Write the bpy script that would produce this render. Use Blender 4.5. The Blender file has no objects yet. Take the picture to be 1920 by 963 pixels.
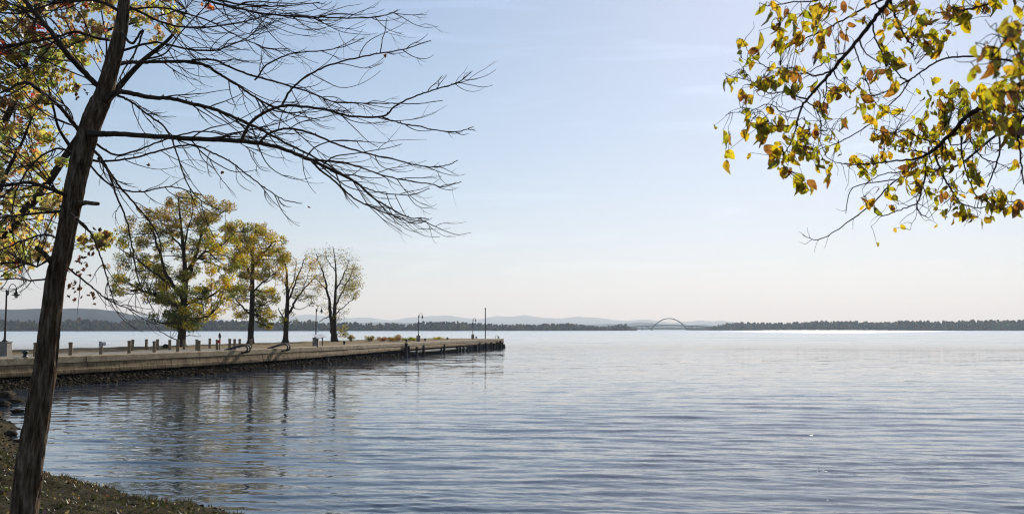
import bpy, bmesh, math, random
import numpy as np
from mathutils import Vector, noise

C = bpy.context.scene
COL = C.collection
R = math.radians
rnd = random.Random(7)
nr = np.random.default_rng(11)

# ---------------------------------------------------------------- camera
F = 35.0 / 36.0 * 1920.0
PITCH = math.atan(135.5 / F)
EYE = 3.2            # metres above the lake
DECK = 1.6           # pier surface
cam_d = bpy.data.cameras.new('camera')
cam_d.lens = 35.0
cam_d.sensor_width = 36.0
cam_d.sensor_fit = 'HORIZONTAL'
cam_d.clip_start = 0.1
cam_d.clip_end = 200000.0
cam_d.dof.use_dof = True
cam_d.dof.focus_distance = 14.0
cam_d.dof.aperture_fstop = 5.0
cam = bpy.data.objects.new('camera', cam_d)
cam.location = (0, 0, EYE)
cam.rotation_euler = (math.pi / 2 + PITCH, 0, 0)
COL.objects.link(cam)
C.camera = cam

# ---------------------------------------------------------------- sky + sun
SUN_AZ = R(17.8)     # to the right of the view direction (+Y)
SUN_EL = R(24.0)
w = bpy.data.worlds.new('World')
C.world = w
w.use_nodes = True
nt = w.node_tree
nt.nodes.clear()
sky = nt.nodes.new('ShaderNodeTexSky')
sky.sky_type = 'NISHITA'
sky.sun_disc = False
sky.sun_elevation = SUN_EL
sky.sun_rotation = SUN_AZ
sky.altitude = 100
sky.air_density = 1.0
sky.dust_density = 0.22
sky.ozone_density = 3.4
bg = nt.nodes.new('ShaderNodeBackground')
bg.inputs['Strength'].default_value = 0.125
out = nt.nodes.new('ShaderNodeOutputWorld')
# soften the range of the sky the way film does, evenly over the whole dome
k1 = nt.nodes.new('ShaderNodeVectorMath'); k1.operation = 'MULTIPLY_ADD'
k1.inputs[1].default_value = (0.082, 0.066, 0.046); k1.inputs[2].default_value = (1, 1, 1)
k2 = nt.nodes.new('ShaderNodeVectorMath'); k2.operation = 'DIVIDE'
nt.links.new(sky.outputs[0], k1.inputs[0]); nt.links.new(sky.outputs[0], k2.inputs[0]); nt.links.new(k1.outputs[0], k2.inputs[1])
k3 = nt.nodes.new('ShaderNodeVectorMath'); k3.operation = 'MULTIPLY'; k3.inputs[1].default_value = (1.07, 0.985, 0.935)
nt.links.new(k2.outputs[0], k3.inputs[0])
# faint flat cirrus wisps, the same all round the dome
tcw = nt.nodes.new('ShaderNodeTexCoord')
mpw = nt.nodes.new('ShaderNodeMapping'); mpw.inputs['Scale'].default_value = (2.2, 2.2, 22.0); mpw.inputs['Rotation'].default_value = (0.03, 0.05, 0.0)
nt.links.new(tcw.outputs['Generated'], mpw.inputs[0])
cn = nt.nodes.new('ShaderNodeTexNoise'); cn.inputs['Scale'].default_value = 2.3; cn.inputs['Detail'].default_value = 6.0; cn.inputs['Roughness'].default_value = 0.55; cn.inputs['Distortion'].default_value = 0.6
nt.links.new(mpw.outputs[0], cn.inputs['Vector'])
cr = nt.nodes.new('ShaderNodeMapRange'); cr.inputs[1].default_value = 0.56; cr.inputs[2].default_value = 0.86; cr.inputs[3].default_value = 1.0; cr.inputs[4].default_value = 1.22
nt.links.new(cn.outputs['Fac'], cr.inputs[0])
k4 = nt.nodes.new('ShaderNodeVectorMath'); k4.operation = 'SCALE'
nt.links.new(k3.outputs[0], k4.inputs[0]); nt.links.new(cr.outputs[0], k4.inputs['Scale'])
nt.links.new(k4.outputs[0], bg.inputs['Color'])
nt.links.new(bg.outputs[0], out.inputs['Surface'])

sd = bpy.data.lights.new('sun', 'SUN')
sd.energy = 4.9
sd.angle = R(0.53)
sd.color = (1.0, 0.96, 0.895)
sun = bpy.data.objects.new('sun', sd)
sdir = Vector((math.sin(SUN_AZ) * math.cos(SUN_EL), math.cos(SUN_AZ) * math.cos(SUN_EL), math.sin(SUN_EL)))
sun.rotation_euler = sdir.to_track_quat('Z', 'Y').to_euler()
sun.location = (60, 200, 80)
COL.objects.link(sun)

C.view_settings.view_transform = 'Standard'
C.view_settings.look = 'None'
C.view_settings.exposure = 0.22
C.view_settings.gamma = 1.0
C.view_settings.use_curve_mapping = False
C.render.engine = 'CYCLES'
C.cycles.use_denoising = True
C.cycles.filter_width = 1.1
C.cycles.volume_bounces = 0
C.cycles.max_bounces = 8
C.cycles.transparent_max_bounces = 8
C.cycles.sample_clamp_indirect = 6.0
C.cycles.sample_clamp_direct = 8.0
C.cycles.caustics_reflective = False
C.cycles.caustics_refractive = False

# ---------------------------------------------------------------- helpers
CA, SA = math.cos(PITCH), math.sin(PITCH)
def P(px, py, d):
    """point seen at photo pixel (px, py), d metres ahead of the camera"""
    u = (px - 960.0) / F
    v = (481.5 - py) / F
    y = CA - v * SA
    z = SA + v * CA
    k = d / y
    return Vector((u * k, d, EYE + z * k))
def Pz(px, py, z):
    u = (px - 960.0) / F
    v = (481.5 - py) / F
    yy = CA - v * SA
    zz = SA + v * CA
    k = (z - EYE) / zz
    return Vector((u * k, yy * k, z))
def depth_on(py, z=DECK):
    return Pz(960, py, z).y
def px_m(d):
    return d / F

class MB:
    def __init__(self):
        self.v = []; self.f = []; self.c = []; self.n = 0
    def add(self, verts, faces, col=None):
        b = self.n
        self.v.extend([tuple(p) for p in verts])
        self.f.extend([tuple(b + i for i in q) for q in faces])
        if col is not None:
            self.c.extend([col] * len(verts))
        self.n += len(verts)
    def tube(self, pts, radii, sides=6, cap=True, col=None, rough=0.0):
        pts = [Vector(p) for p in pts]
        n = len(pts)
        if n < 2: return
        if not hasattr(radii, '__len__'): radii = [radii] * n
        t0 = (pts[1] - pts[0]).normalized()
        a = Vector((0, 0, 1)) if abs(t0.z) < 0.9 else Vector((1, 0, 0))
        nrm = t0.cross(a).normalized()
        V = []
        for i in range(n):
            t = (pts[min(i + 1, n - 1)] - pts[max(i - 1, 0)])
            t = t.normalized() if t.length > 1e-9 else t0
            nrm = (nrm - t * nrm.dot(t))
            nrm = nrm.normalized() if nrm.length > 1e-9 else t.orthogonal().normalized()
            b = t.cross(nrm)
            for k in range(sides):
                an = 2 * math.pi * k / sides
                r = radii[i] * (1 + (rnd.uniform(-rough, rough) if rough else 0))
                V.append(pts[i] + nrm * (math.cos(an) * r) + b * (math.sin(an) * r))
        Fc = []
        for i in range(n - 1):
            for k in range(sides):
                k2 = (k + 1) % sides
                Fc.append((i * sides + k, i * sides + k2, (i + 1) * sides + k2, (i + 1) * sides + k))
        if cap:
            Fc.append(tuple(range(sides))[::-1])
            Fc.append(tuple((n - 1) * sides + k for k in range(sides)))
        self.add(V, Fc, col)
    def box(self, c, sx, sy, sz, rot=0.0, col=None, taper=1.0):
        V = []
        cr, sr = math.cos(rot), math.sin(rot)
        for z, t in ((-sz / 2, 1.0), (sz / 2, taper)):
            for x, y in ((-1, -1), (1, -1), (1, 1), (-1, 1)):
                X = x * sx / 2 * t; Y = y * sy / 2 * t
                V.append((c[0] + X * cr - Y * sr, c[1] + X * sr + Y * cr, c[2] + z))
        self.add(V, [(0, 3, 2, 1), (4, 5, 6, 7), (0, 1, 5, 4), (1, 2, 6, 5), (2, 3, 7, 6), (3, 0, 4, 7)], col)
    def lathe(self, c, prof, sides=12, col=None):
        V = []; Fc = []
        for r, z in prof:
            for k in range(sides):
                a = 2 * math.pi * k / sides
                V.append((c[0] + r * math.cos(a), c[1] + r * math.sin(a), c[2] + z))
        m = len(prof)
        for i in range(m - 1):
            for k in range(sides):
                k2 = (k + 1) % sides
                Fc.append((i * sides + k, i * sides + k2, (i + 1) * sides + k2, (i + 1) * sides + k))
        Fc.append(tuple(range(sides))[::-1]); Fc.append(tuple((m - 1) * sides + k for k in range(sides)))
        self.add(V, Fc, col)
    def mesh(self, name, mat, smooth=False):
        me = bpy.data.meshes.new(name)
        me.from_pydata(self.v, [], self.f)
        if self.c and len(self.c) == len(self.v):
            at = me.color_attributes.new('tint', 'FLOAT_COLOR', 'POINT')
            at.data.foreach_set('color', np.array(self.c, dtype=np.float32).ravel())
        if mat: me.materials.append(mat)
        if smooth: me.polygons.foreach_set('use_smooth', [True] * len(me.polygons))
        me.update()
        return me
    def build(self, name, mat, parent=None, smooth=False, origin=None):
        return link(name, self.mesh(name, mat, smooth), parent)

def link(name, me, parent=None):
    o = bpy.data.objects.new(name, me)
    COL.objects.link(o)
    if parent is not None:
        o.parent = parent
        # geometry is written in world space; parents of such meshes sit at a base point
        o.matrix_parent_inverse = parent_inv(parent)
    return o
def parent_inv(p):
    from mathutils import Matrix
    m = Matrix.Identity(4)
    q = p
    while q is not None:
        loc = Matrix.LocRotScale(q.location, q.rotation_euler, q.scale)
        m = loc @ (q.matrix_parent_inverse if q.parent else Matrix.Identity(4)) if q.parent is None else None
        break
    if p.parent is None:
        return Matrix.LocRotScale(p.location, p.rotation_euler, p.scale).inverted()
    return Matrix.Identity(4)     # the part itself is written in world space

def raw(name, V, Fq, mat, parent=None, cols=None, smooth=False):
    """mesh from numpy arrays: V (n,3), Fq (m,k)"""
    me = bpy.data.meshes.new(name)
    V = np.asarray(V, dtype=np.float32); Fq = np.asarray(Fq, dtype=np.int32)
    k = Fq.shape[1]
    me.vertices.add(len(V)); me.vertices.foreach_set('co', V.ravel())
    me.loops.add(Fq.size); me.loops.foreach_set('vertex_index', Fq.ravel())
    me.polygons.add(len(Fq))
    me.polygons.foreach_set('loop_start', np.arange(0, Fq.size, k, dtype=np.int32))
    if smooth: me.polygons.foreach_set('use_smooth', np.ones(len(Fq), dtype=bool))
    me.update(calc_edges=True)
    if cols is not None:
        at = me.color_attributes.new('tint', 'FLOAT_COLOR', 'POINT')
        c4 = np.ones((len(V), 4), dtype=np.float32); c4[:, :3] = cols
        at.data.foreach_set('color', c4.ravel())
    me.materials.append(mat)
    return link(name, me, parent)

def tag(o, label=None, cat=None, group=None, kind=None):
    if label: o['label'] = label
    if cat: o['category'] = cat
    if group: o['group'] = group
    if kind: o['kind'] = kind
    return o
def thing(name, loc, label, cat, group=None):
    o = bpy.data.objects.new(name, None)
    o.empty_display_size = 0.2
    o.location = loc
    COL.objects.link(o)
    return tag(o, label, cat, group)
def copy_thing(root, loc, label, rz=None, scale=None):
    r = root.copy(); COL.objects.link(r); r.location = loc
    if rz is not None: r.rotation_euler = (r.rotation_euler[0], r.rotation_euler[1], rz)
    if scale: r.scale = scale
    r['label'] = label
    for ch in list(root.children):
        c = ch.copy(); COL.objects.link(c); c.parent = r
        for g in list(ch.children):
            q = g.copy(); COL.objects.link(q); q.parent = c
    return r
def lpart(name, me, parent):
    """a part whose mesh is written in its parent's own space"""
    o = bpy.data.objects.new(name, me); COL.objects.link(o); o.parent = parent
    return o

def catmull(pts, step=6):
    """pts: list of tuples (any dimension) -> smooth list"""
    A = [np.array(p, float) for p in pts]
    A = [2 * A[0] - A[1]] + A + [2 * A[-1] - A[-2]]
    out = []
    for i in range(1, len(A) - 2):
        p0, p1, p2, p3 = A[i - 1:i + 3]
        for k in range(step):
            t = k / step
            out.append(0.5 * ((2 * p1) + (-p0 + p2) * t + (2 * p0 - 5 * p1 + 4 * p2 - p3) * t * t + (-p0 + 3 * p1 - 3 * p2 + p3) * t ** 3))
    out.append(A[-2])
    return out

# ---------------------------------------------------------------- materials
def mat(name):
    m = bpy.data.materials.new(name); m.use_nodes = True
    nt = m.node_tree; nt.nodes.clear()
    o = nt.nodes.new('ShaderNodeOutputMaterial')
    return m, nt, o
def N(nt, typ, **kw):
    n = nt.nodes.new(typ)
    for k, v in kw.items():
        if hasattr(n, k) and not k in n.inputs.keys(): setattr(n, k, v)
        else: n.inputs[k].default_value = v
    return n
def ramp(nt, fac, stops):
    r = nt.nodes.new('ShaderNodeValToRGB')
    e = r.color_ramp.elements
    while len(e) < len(stops): e.new(0.5)
    for i, (p, c) in enumerate(stops):
        e[i].position = p; e[i].color = (*c, 1)
    nt.links.new(fac, r.inputs[0])
    return r.outputs[0]
def noisy(name, stops, scale=3.0, rough=0.85, bump=0.4, bscale=20.0, stretch=(1, 1, 1), bdist=0.02, detail=6.0, spec=0.3, tint=False, second=None):
    m, nt, o = mat(name)
    L = nt.links.new
    tc = N(nt, 'ShaderNodeNewGeometry')
    mp = N(nt, 'ShaderNodeMapping'); mp.inputs['Scale'].default_value = stretch
    L(tc.outputs['Position'], mp.inputs[0])
    n1 = N(nt, 'ShaderNodeTexNoise', Scale=scale, Detail=detail, Roughness=0.6)
    L(mp.outputs[0], n1.inputs['Vector'])
    c = ramp(nt, n1.outputs['Fac'], stops)
    if second:
        sc2, stops2, f = second
        n3 = N(nt, 'ShaderNodeTexNoise', Scale=sc2, Detail=4.0)
        L(mp.outputs[0], n3.inputs['Vector'])
        c2 = ramp(nt, n3.outputs['Fac'], stops2)
        mx = nt.nodes.new('ShaderNodeMix'); mx.data_type = 'RGBA'; mx.blend_type = 'MULTIPLY'
        mx.inputs['Factor'].default_value = f
        L(c, mx.inputs['A']); L(c2, mx.inputs['B']); c = mx.outputs['Result']
    if tint:
        at = N(nt, 'ShaderNodeAttribute'); at.attribute_name = 'tint'
        mx = nt.nodes.new('ShaderNodeMix'); mx.data_type = 'RGBA'; mx.blend_type = 'MULTIPLY'
        mx.inputs['Factor'].default_value = 1.0
        L(at.outputs['Color'], mx.inputs['A']); L(c, mx.inputs['B']); c = mx.outputs['Result']
    b = N(nt, 'ShaderNodeBsdfPrincipled', Roughness=rough)
    b.inputs['Specular IOR Level'].default_value = spec
    L(c, b.inputs['Base Color'])
    if bump:
        n2 = N(nt, 'ShaderNodeTexNoise', Scale=bscale, Detail=8.0, Roughness=0.65)
        L(mp.outputs[0], n2.inputs['Vector'])
        bp = N(nt, 'ShaderNodeBump', Strength=bump, Distance=bdist)
        L(n2.outputs['Fac'], bp.inputs['Height']); L(bp.outputs[0], b.inputs['Normal'])
    L(b.outputs[0], o.inputs['Surface'])
    return m
def leafmat(name, trans=0.5, spots=0.0, ramp_stops=None, bright=1.0, spot_scale=40.0):
    """thin leaf: light reflected and light let through. Colour from the 'tint' attribute, or from a per-object ramp"""
    m, nt, o = mat(name); L = nt.links.new
    if ramp_stops:
        oi = N(nt, 'ShaderNodeObjectInfo'); c = ramp(nt, oi.outputs['Random'], ramp_stops)
    else:
        at = N(nt, 'ShaderNodeAttribute'); at.attribute_name = 'tint'; c = at.outputs['Color']
    if spots:
        tc = N(nt, 'ShaderNodeTexCoord'); n1 = N(nt, 'ShaderNodeTexNoise', Scale=spot_scale, Detail=4.0, Roughness=0.6)
        geo = N(nt, 'ShaderNodeNewGeometry')
        L(geo.outputs['Position'], n1.inputs['Vector'])
        f = ramp(nt, n1.outputs['Fac'], [(0.50, (0, 0, 0)), (0.60, (1, 1, 1))])
        mu = N(nt, 'ShaderNodeMath', operation='MULTIPLY'); mu.inputs[1].default_value = spots
        L(f, mu.inputs[0])
        mx = nt.nodes.new('ShaderNodeMix'); mx.data_type = 'RGBA'
        L(mu.outputs[0], mx.inputs['Factor']); L(c, mx.inputs['A']); mx.inputs['B'].default_value = (0.16, 0.06, 0.015, 1)
        c = mx.outputs['Result']
    d = N(nt, 'ShaderNodeBsdfDiffuse'); t = N(nt, 'ShaderNodeBsdfTranslucent')
    L(c, d.inputs['Color'])
    hs = N(nt, 'ShaderNodeHueSaturation', Saturation=1.1, Value=bright)
    L(c, hs.inputs['Color']); L(hs.outputs[0], t.inputs['Color'])
    ms = N(nt, 'ShaderNodeMixShader'); ms.inputs[0].default_value = trans
    L(d.outputs[0], ms.inputs[1]); L(t.outputs[0], ms.inputs[2])
    g = N(nt, 'ShaderNodeBsdfGlossy', Roughness=0.4); g.inputs['Color'].default_value = (1, 1, 1, 1)
    m2 = N(nt, 'ShaderNodeMixShader'); m2.inputs[0].default_value = 0.04
    L(ms.outputs[0], m2.inputs[1]); L(g.outputs[0], m2.inputs[2])
    L(m2.outputs[0], o.inputs['Surface'])
    return m
def plain(name, col, rough=0.6, metal=0.0, spec=0.4):
    return noisy(name, [(0.3, tuple(c * 0.8 for c in col)), (0.7, col)], scale=8, rough=rough, bump=0.15, bscale=60, bdist=0.004, spec=spec)

M = {}
M['bark'] = noisy('bark', [(0.32, (0.045, 0.028, 0.017)), (0.50, (0.16, 0.108, 0.068)), (0.68, (0.33, 0.25, 0.18))], scale=5, stretch=(6, 6, 1.0), bump=1.0, bscale=9, bdist=0.03, rough=0.95, spec=0.1)
M['bark_dark'] = noisy('bark_dark', [(0.3, (0.030, 0.020, 0.015)), (0.7, (0.11, 0.078, 0.056))], scale=14, bump=0.6, bscale=30, bdist=0.01, rough=0.95, spec=0.1)
M['bark_far'] = noisy('bark_far', [(0.3, (0.035, 0.027, 0.02)), (0.7, (0.10, 0.078, 0.058))], scale=4, stretch=(4, 4, 1), bump=0.8, bscale=8, bdist=0.05, rough=0.95, spec=0.1)
M['twig_grey'] = noisy('twig_grey', [(0.3, (0.07, 0.06, 0.055)), (0.7, (0.15, 0.135, 0.125))], scale=20, bump=0.3, bscale=50, bdist=0.004, rough=0.9)
M['concrete'] = noisy('concrete', [(0.25, (0.23, 0.16, 0.082)), (0.5, (0.40, 0.295, 0.17)), (0.78, (0.56, 0.44, 0.285))], scale=1.2, stretch=(1, 1, 2.2), bump=0.7, bscale=12, bdist=0.03, rough=0.9, detail=10,
                      second=(6.0, [(0.35, (0.55, 0.5, 0.44)), (0.6, (1, 1, 1))], 0.7))
M['concrete_dark'] = noisy('concrete_dark', [(0.25, (0.17, 0.115, 0.060)), (0.55, (0.36, 0.255, 0.145)), (0.8, (0.50, 0.38, 0.235))], scale=1.0, stretch=(1, 1, 3.0), bump=0.7, bscale=10, bdist=0.03, rough=0.9, detail=10,
                      second=(3.0, [(0.35, (0.45, 0.42, 0.38)), (0.6, (1, 1, 1))], 0.8))
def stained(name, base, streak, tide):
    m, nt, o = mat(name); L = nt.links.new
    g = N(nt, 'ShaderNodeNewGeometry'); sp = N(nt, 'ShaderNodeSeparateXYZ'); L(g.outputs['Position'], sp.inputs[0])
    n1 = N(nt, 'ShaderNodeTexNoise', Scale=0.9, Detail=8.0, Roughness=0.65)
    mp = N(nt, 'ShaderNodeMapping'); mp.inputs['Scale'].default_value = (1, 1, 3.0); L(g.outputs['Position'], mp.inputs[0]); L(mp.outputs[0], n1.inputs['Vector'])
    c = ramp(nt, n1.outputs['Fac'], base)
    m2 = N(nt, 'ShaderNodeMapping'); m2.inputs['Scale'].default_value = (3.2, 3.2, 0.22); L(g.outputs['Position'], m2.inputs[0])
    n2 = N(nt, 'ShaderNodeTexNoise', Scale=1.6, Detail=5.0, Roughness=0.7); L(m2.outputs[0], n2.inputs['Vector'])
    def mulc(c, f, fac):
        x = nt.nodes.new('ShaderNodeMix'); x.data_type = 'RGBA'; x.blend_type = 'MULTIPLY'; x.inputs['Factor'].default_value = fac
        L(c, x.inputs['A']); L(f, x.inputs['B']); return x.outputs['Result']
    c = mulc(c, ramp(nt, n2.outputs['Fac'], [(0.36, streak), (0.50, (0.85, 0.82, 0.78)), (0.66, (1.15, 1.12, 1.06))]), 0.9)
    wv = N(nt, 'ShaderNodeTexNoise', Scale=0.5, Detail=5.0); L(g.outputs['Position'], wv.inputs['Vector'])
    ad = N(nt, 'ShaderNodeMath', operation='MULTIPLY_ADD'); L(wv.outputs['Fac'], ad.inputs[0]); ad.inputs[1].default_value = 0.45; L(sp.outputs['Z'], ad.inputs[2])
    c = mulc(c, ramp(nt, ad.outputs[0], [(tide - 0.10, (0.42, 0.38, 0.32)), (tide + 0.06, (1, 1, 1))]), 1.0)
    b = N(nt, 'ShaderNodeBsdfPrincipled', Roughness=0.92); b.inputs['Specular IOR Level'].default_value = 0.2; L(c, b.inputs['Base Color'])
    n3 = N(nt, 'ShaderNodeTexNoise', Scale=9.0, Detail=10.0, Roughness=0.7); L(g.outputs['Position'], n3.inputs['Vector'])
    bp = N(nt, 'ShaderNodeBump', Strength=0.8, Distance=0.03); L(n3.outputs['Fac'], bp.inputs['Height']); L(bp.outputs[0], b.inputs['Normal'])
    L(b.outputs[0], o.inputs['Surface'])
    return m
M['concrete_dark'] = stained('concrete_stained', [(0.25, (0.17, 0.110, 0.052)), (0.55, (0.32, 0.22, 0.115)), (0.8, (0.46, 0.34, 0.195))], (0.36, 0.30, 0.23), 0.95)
M['wet_stone'] = noisy('wet_stone', [(0.3, (0.014, 0.010, 0.006)), (0.7, (0.070, 0.048, 0.026))], scale=2.5, bump=0.8, bscale=9, bdist=0.05, rough=0.95, spec=0.08, tint=True)
M['timber'] = noisy('timber', [(0.3, (0.016, 0.013, 0.011)), (0.7, (0.065, 0.052, 0.04))], scale=3, stretch=(4, 4, 1), bump=0.7, bscale=10, bdist=0.03, rough=0.9)
M['timber_pale'] = noisy('timber_pale', [(0.3, (0.22, 0.185, 0.14)), (0.7, (0.42, 0.37, 0.30))], scale=2, bump=0.5, bscale=10, bdist=0.02)
M['post_wood'] = noisy('post_wood', [(0.3, (0.15, 0.105, 0.062)), (0.7, (0.34, 0.25, 0.155))], scale=5, stretch=(3, 3, 0.7), bump=0.6, bscale=18, bdist=0.02)
M['pier_soil'] = noisy('pier_soil', [(0.28, (0.12, 0.085, 0.045)), (0.5, (0.24, 0.175, 0.095)), (0.72, (0.36, 0.28, 0.17))], scale=0.8, bump=0.8, bscale=5, bdist=0.08, rough=1.0, detail=10, spec=0.05)
M['asphalt'] = noisy('asphalt', [(0.3, (0.14, 0.125, 0.105)), (0.7, (0.22, 0.195, 0.165))], scale=1.2, bump=0.4, bscale=30, bdist=0.01, rough=0.9)
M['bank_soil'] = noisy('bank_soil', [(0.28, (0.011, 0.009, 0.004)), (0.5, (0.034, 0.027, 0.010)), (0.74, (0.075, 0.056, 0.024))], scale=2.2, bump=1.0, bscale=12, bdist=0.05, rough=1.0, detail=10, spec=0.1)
M['iron'] = plain('iron', (0.03, 0.027, 0.026), 0.5)
M['iron_brown'] = plain('iron_brown', (0.055, 0.028, 0.022), 0.55)
M['white'] = plain('white', (0.75, 0.75, 0.74), 0.5)
M['red'] = plain('red', (0.5, 0.03, 0.02), 0.5)
M['grey_metal'] = plain('grey_metal', (0.45, 0.46, 0.47), 0.4)
M['granite'] = noisy('granite', [(0.3, (0.20, 0.17, 0.13)), (0.7, (0.36, 0.32, 0.26))], scale=9, bump=0.4, bscale=30, bdist=0.02)
M['glass_lamp'] = plain('glass_lamp', (0.55, 0.5, 0.4), 0.15)
M['steel_blue'] = plain('steel_blue', (0.035, 0.04, 0.055), 0.7)
M['leaf_tint'] = leafmat('leaf_tint', 0.6)
M['leaf_thin'] = leafmat('leaf_thin', 0.72)
M['leaf_near'] = leafmat('leaf_near', 0.68, spots=0.85, spot_scale=38, ramp_stops=[(0.0, (0.40, 0.42, 0.055)), (0.3, (0.56, 0.51, 0.065)), (0.55, (0.72, 0.55, 0.075)), (0.78, (0.72, 0.46, 0.08)), (0.88, (0.42, 0.20, 0.06)), (1.0, (0.24, 0.11, 0.05))], bright=1.0)
M['grass'] = leafmat('grass', 0.35)
M['far_wood'] = noisy('far_wood', [(0.3, (0.6, 0.6, 0.6)), (0.7, (1, 1, 1))], scale=0.2, bump=0, rough=1.0, tint=True, spec=0.0)
M['far_land'] = noisy('far_land', [(0.3, (0.05, 0.045, 0.03)), (0.7, (0.12, 0.10, 0.06))], scale=0.01, bump=0, rough=1.0, spec=0.0)
M['hill'] = noisy('hill', [(0.35, (0.010, 0.010, 0.020)), (0.55, (0.022, 0.017, 0.028)), (0.7, (0.040, 0.027, 0.032))], scale=0.004, bump=0, rough=1.0, spec=0.0)

def water_material():
    m, nt, o = mat('water'); L = nt.links.new
    geo = N(nt, 'ShaderNodeNewGeometry')
    cd = N(nt, 'ShaderNodeVectorMath', operation='LENGTH'); L(geo.outputs['Position'], cd.inputs[0])
    def slopes(scale, sx, amp_x, amp_y, detail=2.0, rot=0.0):
        mp = N(nt, 'ShaderNodeMapping'); mp.inputs['Scale'].default_value = (sx, 1, 1)
        mp.inputs['Rotation'].default_value = (0, 0, rot)
        L(geo.outputs['Position'], mp.inputs[0])
        n = N(nt, 'ShaderNodeTexNoise', Scale=scale, Detail=detail, Roughness=0.55)
        L(mp.outputs[0], n.inputs['Vector'])
        s = N(nt, 'ShaderNodeVectorMath', operation='SUBTRACT'); L(n.outputs['Color'], s.inputs[0]); s.inputs[1].default_value = (0.5, 0.5, 0.5)
        k = N(nt, 'ShaderNodeVectorMath', operation='MULTIPLY'); L(s.outputs[0], k.inputs[0]); k.inputs[1].default_value = (amp_x, amp_y, 0)
        return k.outputs[0]
    def mul(v, f):
        k = N(nt, 'ShaderNodeVectorMath', operation='SCALE'); L(v, k.inputs[0]); L(f, k.inputs['Scale']); return k.outputs[0]
    def add(a, b):
        k = N(nt, 'ShaderNodeVectorMath', operation='ADD'); L(a, k.inputs[0]); L(b, k.inputs[1]); return k.outputs[0]
    def dist(a, b, lo, hi):
        r = N(nt, 'ShaderNodeMapRange'); L(cd.outputs['Value'], r.inputs[0])
        r.inputs[1].default_value = a; r.inputs[2].default_value = b; r.inputs[3].default_value = lo; r.inputs[4].default_value = hi
        r.interpolation_type = 'SMOOTHSTEP'
        return r.outputs[0]
    # small wind ripples come in patches
    pn = N(nt, 'ShaderNodeTexNoise', Scale=0.06, Detail=2.0)
    mpp = N(nt, 'ShaderNodeMapping'); mpp.inputs['Scale'].default_value = (0.35, 1, 1); L(geo.outputs['Position'], mpp.inputs[0]); L(mpp.outputs[0], pn.inputs['Vector'])
    pr = N(nt, 'ShaderNodeMapRange'); L(pn.outputs['Fac'], pr.inputs[0]); pr.inputs[1].default_value = 0.35; pr.inputs[2].default_value = 0.65; pr.inputs[3].default_value = 0.55; pr.inputs[4].default_value = 1.35
    fine = slopes(3.4, 0.40, 0.11, 0.20, 3.0, -0.12)
    mid = slopes(0.9, 0.26, 0.06, 0.20, 2.0, -0.08)
    far = slopes(0.35, 0.25, 0.07, 0.26, 2.0, -0.05)
    s = add(mul(mul(fine, pr.outputs[0]), dist(60, 300, 1.0, 0.15)), mul(mul(mid, dist(40, 110, 0.25, 1.0)), dist(120, 400, 1.0, 0.3)))
    s = add(s, mul(far, dist(60, 260, 0.0, 0.5)))
    s = add(s, mul(slopes(0.11, 0.16, 0.0, 0.10, 3.0, -0.04), dist(50, 160, 0.0, 1.0)))
    s = add(s, mul(slopes(0.028, 0.14, 0.0, 0.11, 3.0, 0.0), dist(150, 450, 0.0, 1.0)))
    micro = slopes(11.0, 0.6, 0.07, 0.09, 2.0, 0.2)
    s = add(s, mul(mul(micro, pr.outputs[0]), dist(30, 90, 1.0, 0.0)))
    up = N(nt, 'ShaderNodeVectorMath', operation='ADD'); L(geo.outputs['Normal'], up.inputs[0]); L(s, up.inputs[1])
    nn = N(nt, 'ShaderNodeVectorMath', operation='NORMALIZE'); L(up.outputs[0], nn.inputs[0])
    rg_ = N(nt, 'ShaderNodeMath', operation='ADD'); L(dist(70, 300, 0.015, 0.20), rg_.inputs[0])
    gm = N(nt, 'ShaderNodeMapping'); gm.inputs['Scale'].default_value = (0.3, 1, 1); L(geo.outputs['Position'], gm.inputs[0])
    gn = N(nt, 'ShaderNodeTexNoise', Scale=0.012, Detail=6.0, Roughness=0.75); L(gm.outputs[0], gn.inputs['Vector'])
    gr = N(nt, 'ShaderNodeMapRange'); L(gn.outputs['Fac'], gr.inputs[0]); gr.inputs[1].default_value = 0.35; gr.inputs[2].default_value = 0.65; gr.inputs[3].default_value = 0.35; gr.inputs[4].default_value = 1.45
    gk = N(nt, 'ShaderNodeMath', operation='MULTIPLY'); L(dist(350, 1500, 0.0, 0.115), gk.inputs[0]); L(gr.outputs[0], gk.inputs[1]); L(gk.outputs[0], rg_.inputs[1])
    gl = N(nt, 'ShaderNodeBsdfAnisotropic'); gl.distribution = 'BECKMANN'
    gl.inputs['Color'].default_value = (1, 1, 1, 1); gl.inputs['Anisotropy'].default_value = 0.0
    L(rg_.outputs[0], gl.inputs['Roughness']); L(nn.outputs[0], gl.inputs['Normal'])
    df = N(nt, 'ShaderNodeBsdfDiffuse'); df.inputs['Color'].default_value = (0.040, 0.056, 0.080, 1)
    fr = N(nt, 'ShaderNodeFresnel', IOR=1.333); L(nn.outputs[0], fr.inputs['Normal'])
    mn = N(nt, 'ShaderNodeMath', operation='MINIMUM'); mn.inputs[1].default_value = 0.93; L(fr.outputs[0], mn.inputs[0])
    ms = N(nt, 'ShaderNodeMixShader'); L(mn.outputs[0], ms.inputs[0]); L(df.outputs[0], ms.inputs[1]); L(gl.outputs[0], ms.inputs[2])
    L(ms.outputs[0], o.inputs['Surface'])
    return m
M['water'] = water_material()

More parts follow.
